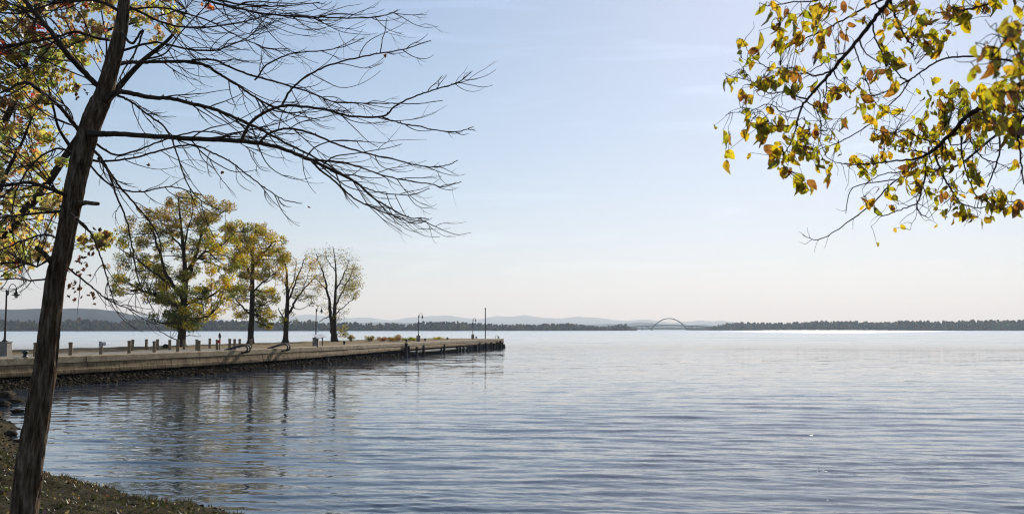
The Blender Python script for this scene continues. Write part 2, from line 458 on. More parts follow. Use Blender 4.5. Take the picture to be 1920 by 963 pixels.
# ================================================================ SETTING
# ---------------------------------------------------------------- shore and lake bed
SHORE = [(-90, 110), (-60, 84), (-40, 66), (-31, 57), (-26.5, 50), (-21.5, 41.5), (-17.3, 34), (-14.2, 28.5), (-11.6, 24), (-9.9, 21.4), (-8.4, 20.1), (-6.9, 18.9), (-5.5, 17.6), (-3.6, 16.2), (-1.0, 14.9), (3, 13.5), (10, 12.2), (30, 11), (120, 10)]
SH = np.array(catmull(SHORE, 5))
def shore_dist(x, y):
    """signed distance to the water's edge, positive on land"""
    x = np.asarray(x, float); y = np.asarray(y, float)
    best = np.full(x.shape, 1e9); sign = np.ones(x.shape)
    for i in range(len(SH) - 1):
        a, b = SH[i], SH[i + 1]
        d = b - a; L2 = d @ d
        t = np.clip(((x - a[0]) * d[0] + (y - a[1]) * d[1]) / L2, 0, 1)
        qx = x - (a[0] + t * d[0]); qy = y - (a[1] + t * d[1])
        dd = qx * qx + qy * qy
        cr = d[0] * qy - d[1] * qx
        m_ = dd < best
        best = np.where(m_, dd, best); sign = np.where(m_, np.where(cr < 0, 1, -1), sign)
    return np.sqrt(best) * sign
def vnoise(x, y, s, seed=0):
    """cheap smooth noise from sines"""
    r = np.random.default_rng(seed); o = np.zeros_like(x, dtype=float)
    for k in range(7):
        a = r.uniform(0, 2 * math.pi); f = s * r.uniform(0.6, 1.9)
        o += np.sin((x * math.cos(a) + y * math.sin(a)) * f + r.uniform(0, 6.28)) / 7 ** 0.5
    return o
def ground_h(x, y):
    s = shore_dist(x, y) + 0.22 * vnoise(x, y, 1.7, 3) + 0.10 * vnoise(x, y, 5.0, 4)
    z = np.where(s > 0, 0.10 * np.minimum(s * 4, 1) + 1.5 * (1 - np.exp(-np.maximum(s, 0) / 6.0)), np.maximum(s * 0.16, -6))
    land = np.clip(s, 0, 1)
    z = z + land * (0.05 * vnoise(x, y, 3.1, 5) + 0.035 * vnoise(x, y, 8.0, 6) + 0.02 * vnoise(x, y, 17.0, 8))
    return z
def axis(dense, lo, hi, step, grow=1.25):
    a = list(np.arange(dense[0], dense[1], step))
    q = dense[1]; s = step
    while q < hi: a.append(q); s *= grow; q += s
    a.append(hi)
    q = dense[0]; s = step
    while q > lo: s *= grow; q -= s; a.append(max(q, lo))
    return np.array(sorted(set(a)))
gx = axis((-22, 2), -6000, 6000, 0.09); gy = axis((7, 34), -3000, 9000, 0.10)
X, Y = np.meshgrid(gx, gy)
Z = ground_h(X, Y)
ny, nx = X.shape
idx = np.arange(ny * nx).reshape(ny, nx)
Q = np.stack([idx[:-1, :-1], idx[:-1, 1:], idx[1:, 1:], idx[1:, :-1]], -1).reshape(-1, 4)
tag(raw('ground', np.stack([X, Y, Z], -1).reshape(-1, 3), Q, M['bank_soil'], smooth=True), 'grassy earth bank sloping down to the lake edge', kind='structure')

# ---------------------------------------------------------------- water
def water_mesh():
    hF = EYE * F
    ypx = np.arange(hF / 11.0, hF / 170.0, -0.75)
    r1 = hF / ypx
    r2 = np.geomspace(172, 40000, 90)
    rr = np.concatenate([r1, r2])
    core = np.linspace(-0.56, 0.56, 640)
    side = np.concatenate([-np.geomspace(0.565, 6.0, 26)[::-1], core, np.geomspace(0.565, 6.0, 26)])
    RR, U = np.meshgrid(rr, side, indexing='ij')
    x = RR * U; y = RR.copy()
    dr = np.gradient(rr)[:, None]
    z = np.zeros_like(x)
    r = np.random.default_rng(5)
    comps = []
    for lam0, n, slope, spread in ((3.8, 5, 0.008, 0.10), (2.2, 7, 0.024, 0.13), (1.35, 10, 0.043, 0.16), (0.80, 12, 0.044, 0.24), (0.46, 12, 0.036, 0.4), (0.25, 10, 0.026, 0.6)):
        for k in range(n):
            lam = lam0 * r.uniform(0.78, 1.28)
            a = -math.pi / 2 - 0.10 + r.normal() * spread
            comps.append((lam, a, slope * 0.9 / math.sqrt(n) * lam / (2 * math.pi), r.uniform(0, 6.28)))
    patch = 1 + 0.45 * vnoise(x, y * 1.6, 0.12, 21)
    patch2 = 1 + 0.5 * vnoise(x, y * 2.0, 0.33, 22)
    calm = np.clip(shore_dist(np.clip(x, -80, 100), np.clip(y, 0, 110)) / -2.5, 0.12, 1.0)
    for lam, a, amp, ph in comps:
        wgt = np.clip((lam / (2.2 * dr) - 0.6) / 1.0, 0, 1)
        q = 2 * math.pi / lam
        ph2 = ph + 0.9 * np.sin(x * 0.21 + ph) + 0.6 * np.sin(y * 0.16 + 2 * ph)
        th = q * (x * math.cos(a) + y * math.sin(a)) + ph2
        sh = np.sin(th) - 0.24 * np.cos(2 * th) + 0.06 * np.sin(3 * th)
        z += amp * wgt * sh * (patch if lam > 1 else patch2)
    z *= calm
    z = np.where(np.abs(U) > 0.562, 0.0, z)
    ny, nx = x.shape
    idx = np.arange(ny * nx).reshape(ny, nx)
    Q = np.stack([idx[:-1, :-1], idx[:-1, 1:], idx[1:, 1:], idx[1:, :-1]], -1).reshape(-1, 4)
    return raw('water', np.stack([x, y, z], -1).reshape(-1, 3), Q, M['water'], smooth=True)
tag(water_mesh(), 'calm rippled lake water reflecting the pale sky', kind='structure')

# ---------------------------------------------------------------- far shores and hills
def interp(prof, x):
    return np.interp(x, [p[0] for p in prof], [p[1] for p in prof])
def ridge(name, prof, D, material, label, depth=0.25, rough=1.2, seed=0, bump_h=0.0):
    """a real ridge: prof gives skyline pixels; it has a front slope and a back slope"""
    xs = np.arange(prof[0][0], prof[-1][0] + 1, 4.0)
    yy = interp(prof, xs) + rough * (vnoise(xs, xs * 0, 0.11, seed) * 0.5 + vnoise(xs, xs * 0, 0.4, seed + 1) * 0.25)
    V = []; n = len(xs)
    for j, (fd, fh) in enumerate(((1 - depth, 0.0), (1 - depth * 0.75, 0.25), (1 - depth * 0.45, 0.6), (1 - depth * 0.18, 0.9), (1.0, 1.0), (1 + depth * 0.3, 0.8), (1 + depth, -0.02))):
        for i in range(n):
            top = P(xs[i], yy[i], D)
            wob = 1 + 0.12 * math.sin(xs[i] * 0.06 + j * 1.7) + 0.08 * math.sin(xs[i] * 0.17 + j)
            h = max(top.z, 0.5)
            hh = h * fh * (wob if 0 < fh < 1 else 1)
            V.append((top.x * fd, top.y * fd, min(hh, h * fd) if fh > 0 else -1.0))
    m_ = 7
    idx = np.arange(m_ * n).reshape(m_, n)
    Q = np.stack([idx[:-1, :-1], idx[:-1, 1:], idx[1:, 1:], idx[1:, :-1]], -1).reshape(-1, 4)
    return tag(raw(name, V, Q, material, smooth=True), label, kind='structure')
ridge('hills', [(-500, 590), (-200, 584), (-60, 580), (0, 580), (60, 579), (100, 578), (150, 578), (180, 578.5), (215, 583), (250, 590), (290, 598), (330, 602), (400, 604), (480, 606), (520, 611), (600, 616)], 4600, M['hill'], 'long blue wooded hill beyond the far shore on the left', seed=3, rough=0.7)
ridge('mountains', [(-500, 600), (180, 600), (240, 589), (300, 592), (360, 596), (420, 598), (450, 602), (500, 604), (540, 593), (575, 589), (610, 592), (640, 596), (690, 594.5), (715, 598), (735, 600), (760, 596), (785, 594), (810, 592), (835, 591), (850, 592), (870, 596), (900, 597.5), (930, 592), (960, 593), (985, 590), (1020, 596), (1050, 597), (1085, 593), (1115, 595), (1160, 600), (1180, 601), (1200, 598), (1225, 600), (1260, 605), (1290, 603), (1310, 600), (1335, 602), (1350, 600), (1380, 604), (1420, 608), (1500, 610), (1700, 612), (2300, 613)], 21000, M['hill'], 'pale mountain range along the horizon', seed=9, rough=0.6)
ridge('hills', [(440, 612), (560, 608), (600, 605), (650, 605), (700, 604), (740, 603.5), (780, 606), (860, 608), (1000, 609), (1150, 607), (1200, 604), (1225, 605), (1250, 608), (1290, 609), (1320, 608), (1360, 612)], 11000, M['hill'], 'low blue foothills in front of the mountains', seed=14, rough=0.6)

ico_v = []; ico_f = []
def _ico():
    bm = bmesh.new(); bmesh.ops.create_icosphere(bm, subdivisions=1, radius=1.0)
    v = np.array([p.co[:] for p in bm.verts]); f = np.array([[q.index for q in t.verts] for t in bm.faces])
    bm.free(); return v, f
ICO_V, ICO_F = _ico()
def far_land(name, prof, D0, label):
    """low land under the far wood; prof = (px, distance)"""
    xs = np.arange(prof[0][0], prof[-1][0] + 1, 10.0)
    V = []; n = len(xs)
    for off, z in ((-4, -1.0), (0, 0.4), (25, 3.0), (160, 6.0), (420, -1.5)):
        for x in xs:
            d = float(interp(prof, x))
            V.append(((x - 960) / F * (d + off), d + off, z))
    idx = np.arange(5 * n).reshape(5, n)
    Q = np.stack([idx[:-1, :-1], idx[:-1, 1:], idx[1:, 1:], idx[1:, :-1]], -1).reshape(-1, 4)
    tag(raw(name, V, Q, M['far_land'], smooth=True), label, kind='structure')
def far_wood(prof, top, seed, label, cols, gap=None):
    """prof = (px, distance), top = (px, skyline px)"""
    r = np.random.default_rng(seed); Vs = []; Fs = []; Cs = []; b = 0
    x = prof[0][0]
    while x < prof[-1][0]:
        d0 = float(interp(prof, x)); step = 4.2 * F / d0
        for row in range(4):
            d = d0 + 4 + row * 17 + r.uniform(-5, 8)
            px = x + r.uniform(-0.6, 0.6) * step
            ty = float(interp(top, px))
            H = (617 - ty) / F * d + EYE
            H *= (0.52 + 0.16 * row) * r.uniform(0.88, 1.04)
            H = max(H, 2.0)
            if row < 2 and r.random() < 0.25: continue
            wid = H * r.uniform(0.34, 0.52)
            X0 = (px - 960) / F * d
            base = cols[r.integers(len(cols))] * r.uniform(0.6, 1.45) * (1 + 0.35 * math.sin(px * 0.031 + seed) * math.sin(px * 0.083))
            if r.random() < 0.06: base = np.array((0.30, 0.22, 0.06)) * r.uniform(0.7, 1.2)
            conif = r.random() < 0.025
            if conif: base = np.array((0.035, 0.05, 0.035)); wid *= 0.5; H *= 1.08
            for k in range(11):
                t = r.uniform(0.12, 0.95)
                ww = wid * (math.sin(math.pi * min(t + 0.12, 1)) ** 0.6 if not conif else (1.05 - t))
                cx = X0 + r.normal() * ww * 0.5; cy = d + r.normal() * ww * 0.5; cz = t * H
                s = wid * r.uniform(0.22, 0.42) * (0.6 if conif else 1)
                v = ICO_V * (s * (1 + 0.22 * r.normal(size=(len(ICO_V), 1)).clip(-1, 1)))
                v = v * np.array((1, 1, 1.1)) + (cx, cy, min(cz, H - s * 0.6))
                Vs.append(v); Fs.append(ICO_F + b); b += len(v)
                Cs.append(np.tile(np.clip(base * r.uniform(0.8, 1.2), 0, 1), (len(v), 1)))
        x += step
    o = raw('far_woods', np.concatenate(Vs), np.concatenate(Fs), M['far_wood'], cols=np.concatenate(Cs))
    return tag(o, label, 'woods', kind='stuff')
AUT = [np.array(c) for c in ((0.14, 0.055, 0.03), (0.05, 0.04, 0.035), (0.12, 0.07, 0.03), (0.10, 0.075, 0.045), (0.13, 0.085, 0.04), (0.07, 0.075, 0.035), (0.16, 0.10, 0.035), (0.06, 0.065, 0.04), (0.12, 0.10, 0.05), (0.15, 0.14, 0.05), (0.09, 0.055, 0.04))]
LEFT_D = [(-420, 1650), (0, 1700), (400, 1750), (700, 1900), (1000, 2150), (1195, 2500)]
far_land('far_shore_land', LEFT_D, 0, 'low far shore under the left wood')
far_wood(LEFT_D, [(-420, 600), (0, 600), (110, 600), (140, 597), (170, 598), (200, 600), (235, 602), (260, 597), (300, 600), (360, 598), (400, 600), (450, 600), (520, 603), (570, 601), (585, 598), (600, 604), (640, 605), (665, 603), (680, 607), (700, 605), (725, 606), (745, 604), (760, 608), (775, 606), (787, 603), (810, 602), (830, 603), (850, 602), (870, 604), (890, 605), (940, 607), (1000, 607), (1060, 605), (1090, 608), (1130, 611), (1160, 607), (1174, 607), (1179, 613), (1194, 614)], 31, 'brown and olive autumn wood along the far left shore', AUT)
RIGHT_D = [(1290, 3300), (1330, 3000), (1500, 2700), (1920, 2500), (2400, 2400)]
far_land('far_shore_land', RIGHT_D, 0, 'low far shore under the right wood')
far_wood(RIGHT_D, [(1290, 614.5), (1320, 613.5), (1336, 611), (1350, 608), (1370, 604.5), (1400, 604), (1425, 605), (1440, 605), (1470, 605), (1500, 603), (1540, 602), (1600, 602), (1650, 603), (1690, 601), (1760, 602), (1850, 600), (1920, 599), (2400, 599)], 41, 'grey brown autumn wood along the far right shore', AUT)
MID_D = [(1150, 5200), (1400, 5200)]
far_land('far_shore_land', MID_D, 0, 'distant low shore seen under the bridge')
far_wood(MID_D, [(1150, 614), (1200, 613.6), (1240, 613), (1300, 613), (1400, 614)], 51, 'hazy distant wood seen under the bridge', AUT[:5])

# ---------------------------------------------------------------- bridge
def bridge():
    D = 3400.0
    k = D / F
    base = Vector(((1254 - 960) * k, D, 0))
    t = thing('arch_bridge', base, 'long distant steel arch bridge crossing the strait', 'bridge')
    def dz(px):   # deck height
        return float(np.interp(px, [1150, 1176, 1222, 1254, 1287, 1330, 1370], [11.0, 13.2, 17.0, 19.0, 17.0, 13.0, 11.0]))
    xs = np.arange(1150, 1372, 2.0)
    m = MB()
    for a, b in zip(xs[:-1], xs[1:]):
        z0, z1 = dz(a), dz(b); X0, X1 = (a - 960) * k, (b - 960) * k
        for dy in (0,):
            V = [(X0, D - 6, z0 - 3.4), (X1, D - 6, z1 - 3.4), (X1, D + 6, z1 - 3.4), (X0, D + 6, z0 - 3.4), (X0, D - 6, z0), (X1, D - 6, z1), (X1, D + 6, z1), (X0, D + 6, z0)]
            m.add(V, [(0, 3, 2, 1), (4, 5, 6, 7), (0, 1, 5, 4), (2, 3, 7, 6), (0, 4, 7, 3), (1, 2, 6, 5)])
    m.build('deck', M['steel_blue'], t)
    for sy in (-5.5, 5.5):
        m = MB()
        pts = []
        for i in range(41):
            s = i / 40 * 2 - 1
            pts.append(((1254 - 960) * k + s * 60.5, D + sy * (1 - 0.25 * (1 - s * s)), 4 + 36 * (1 - s * s) ** 0.92))
        m.tube(pts, 1.5, 6)
        m.build('arch_rib', M['steel_blue'], t)
    for i in range(-7, 8):
        s = i / 9.0
        m = MB(); x = (1254 - 960) * k + s * 60.5
        zt = 4 + 36 * (1 - s * s) ** 0.92; zb = 16
        if zt > zb + 2:
            m.tube([(x, D - 5.2, zb), (x, D - 5.2, zt)], 0.10, 4); m.build('hanger', M['steel_blue'], t)
            m = MB(); m.tube([(x, D + 5.2, zb), (x, D + 5.2, zt)], 0.10, 4); m.build('hanger', M['steel_blue'], t)
    for px in (1221, 1287.5):
        sgn = -1 if px < 1254 else 1
        m = MB(); x = (px - 960) * k
        m.box((x, D, 2.5), 6, 14, 7.5, taper=0.8)
        m.build('pier_base', M['steel_blue'], t)
        m = MB(); m.tube([(x, D, 5), (x + sgn * 9, D, 10), (x + sgn * 20, D, 13.2)], [2.0, 1.4, 1.2], 6)
        m.build('strut', M['steel_blue'], t)
    for px in (1158, 1172, 1188, 1203, 1306, 1322, 1340, 1356):
        m = MB(); x = (px - 960) * k
        m.box((x, D, dz(px) / 2 - 1.5), 2.0, 9, dz(px) - 1)
        m.build('support_pier', M['steel_blue'], t)
bridge()

# ================================================================ PIER
EDGE_PX = [(-260, 681), (-130, 676.3), (0, 671.3), (120, 667.2), (240, 663.3), (360, 659.2), (480, 654.9), (560, 651.2), (660, 646.4), (760, 642.2), (860, 637.9), (943, 634.4)]
edge = [Pz(a, b, DECK) for a, b in EDGE_PX]
ey = np.array([e.y for e in edge]); ex = np.array([e.x for e in edge])
pf = np.polyfit(ey, ex, 3)
Y0, Y1 = float(ey[0]), float(ey[-1])
def E(y): return float(np.polyval(pf, y))
# arc-length parametrisation of the edge
ys = np.linspace(Y0, Y1, 600); xs_ = np.polyval(pf, ys)
seg = np.hypot(np.diff(xs_), np.diff(ys)); S = np.concatenate([[0], np.cumsum(seg)]); LEN = float(S[-1])
def frame(s):
    y = float(np.interp(s, S, ys)); x = E(y)
    dx = float(np.polyval(np.polyder(pf), y)); t = Vector((dx, 1, 0)).normalized()
    n = Vector((t.y, -t.x, 0))       # outward, towards the open water
    return Vector((x, y, 0)), t, n
def at_edge(s, o, z):
    p, t, n = frame(s); q = p + n * o; q.z = z
    return q
def s_of_px(px):
    """distance along the edge seen at photo column px"""
    best = min(range(600), key=lambda i: abs(xs_[i] / ys[i] * F * (1 / CA) * 1.0 / 1.0 + 960 - px) if ys[i] > 20 else 1e9)
    return float(S[best])
def sweep(mb, s0, s1, prof, n=4, closed=True):
    V = []; k = len(prof)
    for i in range(n + 1):
        s = s0 + (s1 - s0) * i / n
        for o, z in prof: V.append(at_edge(s, o, z))
    Fc = []
    for i in range(n):
        for j in range(k if closed else k - 1):
            j2 = (j + 1) % k
            Fc.append((i * k + j, (i + 1) * k + j, (i + 1) * k + j2, i * k + j2))
    if closed:
        Fc.append(tuple(range(k))[::-1]); Fc.append(tuple(n * k + j for j in range(k)))
    mb.add(V, Fc)

WID = 17.5
pier = thing('pier', at_edge(0, 0, 0), 'long weathered concrete pier running out into the lake', 'pier')
s_mid = s_of_px(752); s_ledge = s_of_px(766); s_ledge2 = s_of_px(868)
# ground on the pier
m = MB()
n = 90
V = []; offs = [(-0.9, 1.57), (-1.3, 1.585), (-4.4, 1.60), (-6.5, 1.61), (-9, 1.63), (-13, 1.63), (-WID + 0.6, 1.6), (-WID, 1.35), (-WID - 1.2, 0.4), (-WID - 3.5, -0.6)]
for i in range(n + 1):
    s = LEN * i / n
    for j, (o, z) in enumerate(offs):
        q = at_edge(s, o + (0.35 * math.sin(s * 0.35 + j) if j > 6 else 0), z + (0.035 * math.sin(s * 0.9 + j * 2.3) if 2 < j < 7 else 0))
        V.append(q)
k = len(offs); idx = np.arange((n + 1) * k).reshape(n + 1, k)
Q = np.stack([idx[:-1, :-1], idx[1:, :-1], idx[1:, 1:], idx[:-1, 1:]], -1).reshape(-1, 4)
tag(raw('pier_ground', V, Q, M['pier_soil'], smooth=False), 'dry brown turf and bare earth on top of the pier', kind='structure')
m = MB(); V = []
sr = s_of_px(520)
for i in range(41):
    s = sr * i / 40
    for o, z in ((-1.05, 1.595), (-2.5, 1.612), (-4.3, 1.612)): V.append(at_edge(s, o, z + 0.006))
idx = np.arange(41 * 3).reshape(41, 3)
Q = np.stack([idx[:-1, :-1], idx[1:, :-1], idx[1:, 1:], idx[:-1, 1:]], -1).reshape(-1, 4)
tag(raw('path', V, Q, M['asphalt']), 'grey path along the pier edge', kind='structure')

# concrete cap cast in blocks with open joints, each block slightly out of line
s = 0.0
while s < LEN - 0.05:
    L_ = 3.05 * rnd.uniform(0.96, 1.04); e = min(s + L_, LEN)
    dz = rnd.uniform(-0.012, 0.012); do = rnd.uniform(-0.012, 0.012)
    m = MB()
    sweep(m, s + 0.012, e - 0.012, [(-1.0, 1.0), (0.035 + do, 1.22), (-0.005 + do, 1.55 + dz), (-0.035 + do, 1.595 + dz), (-0.10 + do, 1.61 + dz), (-1.0, 1.61 + dz)], 2)
    m.build('cap_block', M['concrete'], pier)
    s = e
s = 0.0
while s < LEN - 0.05:
    L_ = 6.1 * rnd.uniform(0.97, 1.03); e = min(s + L_, LEN)
    zb = float(np.interp(0.5 * (s + e), [0, s_of_px(500), s_mid, LEN], [0.54, 0.56, 0.80, 0.86]))
    do = rnd.uniform(-0.01, 0.01)
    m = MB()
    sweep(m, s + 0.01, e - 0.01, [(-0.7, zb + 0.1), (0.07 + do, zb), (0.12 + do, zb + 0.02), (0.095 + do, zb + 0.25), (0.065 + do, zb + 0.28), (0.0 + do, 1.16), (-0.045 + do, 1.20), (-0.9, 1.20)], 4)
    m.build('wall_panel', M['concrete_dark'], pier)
    s = e
# core behind the crib so nothing shows through
m = MB(); sweep(m, 0, LEN, [(-1.5, -1.5), (-0.62, -1.5), (-0.62, 0.95), (-1.5, 0.95)], 60); m.build('core_wall', M['timber'], pier)
# end face
p0, t0_, n0_ = frame(LEN)
m = MB(); 
a = at_edge(LEN, -0.004, 0); b = at_edge(LEN, -WID, 0)
for z0, z1, push, mt in ((0.86, 1.6, 0.25, 'concrete'),):
    V = []
    for q in (a, b):
        for pz in (z0, z1):
            for f_ in (-0.3, push): V.append((q.x + t0_.x * f_, q.y + t0_.y * f_, pz))
    m.add(V, [(0, 1, 3, 2), (4, 6, 7, 5), (1, 5, 7, 3), (0, 2, 6, 4), (2, 3, 7, 6), (0, 4, 5, 1)])
m.build('end_wall', M['concrete'], pier)
m = MB(); V = []
for q in (at_edge(LEN, -0.1, 0), b):
    for pz in (-1.5, 0.85):
        for f_ in (-0.3, 0.1): V.append((q.x + t0_.x * f_, q.y + t0_.y * f_, pz))
m.add(V, [(0, 1, 3, 2), (4, 6, 7, 5), (1, 5, 7, 3), (0, 2, 6, 4), (2, 3, 7, 6), (0, 4, 5, 1)])
m.build('end_timber', M['timber'], pier)

# pale timber ledge along the far half
m = MB(); sweep(m, s_ledge, s_ledge2, [(-0.6, 0.40), (0.62, 0.40), (0.62, 0.56), (-0.6, 0.60)], 24); m.build('ledge', M['timber_pale'], pier)
# horizontal walings
for z in (0.1, 0.34, 0.66):
    if z > 0.5:
        m = MB(); sweep(m, s_ledge2, LEN, [(-0.4, z - 0.11), (0.02, z - 0.11), (0.02, z + 0.11), (-0.4, z + 0.11)], 16); m.build('waling', M['timber'], pier)
    else:
        m = MB(); sweep(m, s_of_px(540), LEN, [(-0.4, z - 0.09), (-0.08, z - 0.09), (-0.08, z + 0.09), (-0.4, z + 0.09)], 30); m.build('waling', M['timber'], pier)
# piles and stumps (px, top z, radius, offset)
PILES = [(173, .28, .13, 1.2), (375, .33, .13, .9), (546, .40, .14, .5), (572, .30, .12, .4), (611, .55, .22, .1), (648, .45, .13, .15), (667, .50, .15, .1), (671, .35, .13, .3), (684, .5, .13, .12), (699, .5, .13, .1), (713, .45, .17, .15), (718, .5, .14, .1), (731, .45, .12, .1), (744, .5, .14, .1),
         (758, 1.62, .20, .25), (761, 1.25, .18, .35), (770, 1.12, .16, .75), (784, 1.18, .17, .75), (818, .68, .13, .66), (823, 1.15, .16, .75), (849, .8, .20, .68), (854, .95, .17, .7), (862, .8, .2, .62), (870, .7, .16, .5),
         (881, .6, .14, .1), (891, .75, .22, .12), (897, 1.12, .15, .25), (909, 1.05, .2, .25), (913, .8, .17, .15), (919, 1.12, .15, .25), (925, .8, .19, .12), (930, 1.15, .15, .25), (936, 1.3, .16, .2), (940, 1.0, .15, .2)]
for px, zt, r, o in PILES:
    s = s_of_px(px); lean = rnd.uniform(-0.04, 0.04)
    q0 = at_edge(s, o, -1.5); q1 = at_edge(s + lean, o + rnd.uniform(-0.03, 0.03), zt)
    m = MB(); m.tube([q0, (q0 + q1) / 2, q1], [r, r * 0.97, r * 0.9], 9, rough=0.06); m.build('timber_pile', M['timber'], pier)
q0 = at_edge(LEN + 1.4, 0.9, -1.5); q1 = at_edge(LEN + 1.4, 0.75, 0.0)
q1 = P(944.5, 642, LEN and at_edge(LEN, 0, 0).y + 3)
m = MB(); m.tube([(q1.x + 0.25, q1.y, -1.5), (q1.x, q1.y, 0.62)], [0.28, 0.22], 9); 
tag(m.build('mooring_pile', M['timber']), 'short leaning dark pile standing free off the pier end', 'pile')

# rubble apron under the near half
def stone_mesh(seed):
    r = np.random.default_rng(seed)
    v = ICO_V * (1 + 0.28 * r.normal(size=(len(ICO_V), 1)).clip(-1.2, 1.2)) * r.uniform(0.65, 1.15, size=3)
    return v
SV = [stone_mesh(i) for i in range(24)]
V = []
for i in range(61):
    s = s_of_px(760) * i / 60
    wid = float(np.interp(s, [0, s_of_px(120), s_of_px(420), s_of_px(600), s_of_px(760)], [2.8, 2.5, 1.7, 0.9, 0.4]))
    for t in (0, .15, .35, .6, .85, 1.1): V.append(at_edge(s, -0.55 + (wid + 0.5) * t, 0.47 - 0.62 * t ** 0.8))
idx = np.arange(61 * 6).reshape(61, 6)
Q = np.stack([idx[:-1, :-1], idx[1:, :-1], idx[1:, 1:], idx[:-1, 1:]], -1).reshape(-1, 4)
tag(raw('rubble_bed', V, Q, M['bank_soil']), 'dark wet earth under the rubble along the pier foot', kind='structure')
Vs = []; Fs = []; Cs = []; b = 0
s_end = s_of_px(760)
for i in range(12000):
    s = rnd.uniform(0, 1) ** 1.0 * s_end
    wid = float(np.interp(s, [0, s_of_px(120), s_of_px(420), s_of_px(600), s_end], [2.8, 2.5, 1.7, 0.9, 0.4]))
    t = rnd.random()
    o = -0.5 + (wid + 0.5) * t
    z = 0.50 - 0.62 * t ** 0.8 + rnd.uniform(-0.05, 0.08)
    r = rnd.uniform(0.03, 0.085) * (1 if rnd.random() < 0.95 else 2.6)
    v = SV[rnd.randrange(24)] * r
    q = at_edge(s, o, z)
    a = rnd.uniform(0, 6.28); ca, sa = math.cos(a), math.sin(a)
    v = np.stack([v[:, 0] * ca - v[:, 1] * sa, v[:, 0] * sa + v[:, 1] * ca, v[:, 2] * 0.8], -1) + np.array(q)
    Vs.append(v); Fs.append(ICO_F + b); b += len(v)
    g = rnd.uniform(0.55, 1.25)
    Cs.append(np.tile((g, g * rnd.uniform(0.93, 1.0), g * rnd.uniform(0.82, 0.98)), (len(v), 1)))
tag(raw('rubble', np.concatenate(Vs), np.concatenate(Fs), M['wet_stone'], cols=np.concatenate(Cs)), 'broken stone rubble piled along the foot of the pier wall', 'rubble', kind='stuff')

# ---------------------------------------------------------------- wooden bollards
def bollard_mesh():
    a = MB(); a.lathe((0, 0, 0), [(0.118, -0.1), (0.115, 0.02), (0.108, 0.66), (0.108, 0.67)], 12)
    c = MB(); c.lathe((0, 0, 0), [(0.100, 0.66), (0.100, 0.69), (0.122, 0.70), (0.122, 0.80), (0.09, 0.83), (0.0, 0.835)], 12)
    return a.mesh('post', M['post_wood']), c.mesh('cap', M['post_wood'])
post_me, cap_me = bollard_mesh()
def make_bollard(loc, label):
    t = thing('wooden_bollard', loc, label, 'bollard', 'wooden bollards along the pier path')
    lpart('post', post_me, t); lpart('cap', cap_me, t)
    return t
FRONT = [(66, 668), (132, 666.2), (189, 664.3), (242, 662.2), (289, 660.6), (333, 659.4), (373, 657.8), (407, 655.7), (440, 655.2), (470, 654.0)]
BACK = [(248, 657.2), (274, 656.2), (295.5, 655.6), (318, 655.4), (345, 654.6), (369, 656.4), (393, 652.4), (430.5, 653.0), (449, 652.0)]
flab = ['front-row bollard beside the foreground trunk, on its left', 'front-row bollard just right of the foreground trunk', 'bollard carrying the pale plates on its top', 'front-row bollard overlapping the nearest back-row bollard', 'front-row bollard next right of the overlapping pair', 'front-row bollard standing before the big tree trunk',
        'thick-looking front-row bollard just right of the big tree trunk', 'front-row bollard beside the red box post', 'front-row bollard just left of the first curved rail', 'last front-row bollard, by the second tree trunk']
blab = ['nearest back-row bollard, half behind a front one', 'back-row bollard alone against the far water left of the big tree', 'back-row bollard close behind the fifth front bollard', 'back-row bollard by the dark boulder', 'back-row bollard against the foot of the big tree trunk',
        'back-row bollard hidden closely behind the thick front one', 'back-row bollard between big tree and red box post', 'back-row bollard just right of the red box post', 'last back-row bollard, behind the first curved rail']
first = None
for lst, labs in ((FRONT, flab), (BACK, blab)):
    for (px, py), lb in zip(lst, labs):
        q = Pz(px, py, DECK)
        if first is None: first = make_bollard(q, lb)
        else:
            c = copy_thing(first, q, lb, rz=rnd.uniform(0, 6))
            c.rotation_euler = (rnd.uniform(-0.02, 0.02), rnd.uniform(-0.03, 0.03), rnd.uniform(0, 6)); 
            sc = rnd.uniform(0.95, 1.04); c.scale = (sc, sc, rnd.uniform(0.94, 1.03))
# pale plates on the third bollard
q = Pz(189, 664.3, DECK)
t = thing('marker_plate', q + Vector((0, -0.14, 0.5)), 'pale metal plates fixed to a bollard top near the foreground trunk', 'plate')
m = MB(); m.box((q.x + 0.02, q.y - 0.15, q.z + 0.66), 0.20, 0.03, 0.36); m.build('plate', M['grey_metal'], t)
m = MB(); m.lathe((0, 0, 0), [(0.0, -0.01), (0.13, -0.01), (0.13, 0.01), (0.0, 0.01)], 16)
o = m.build('round_plate', M['white'], None); o.parent = t; o.location = (0.22, 0.1, 0.18); o.rotation_euler = (math.pi / 2, 0, 0)

# ---------------------------------------------------------------- post with red box
q = Pz(412, 656, DECK); d = q.y
t = thing('marker_post', q, 'slim post with a red box and a dark fitting on top', 'post')
m = MB(); m.box((q.x, q.y, q.z + 0.55), 0.09, 0.09, 1.15); m.build('post', M['post_wood'], t)
m = MB(); m.box((q.x - 0.03, q.y - 0.12, q.z + 0.66), 0.20, 0.14, 0.22); m.build('red_box', M['red'], t)
m = MB(); m.lathe((q.x - 0.02, q.y, q.z + 0.92), [(0.03, 0), (0.10, 0.05), (0.10, 0.28), (0.05, 0.36), (0.03, 0.42), (0.0, 0.43)], 10); m.build('top_fitting', M['iron'], t)

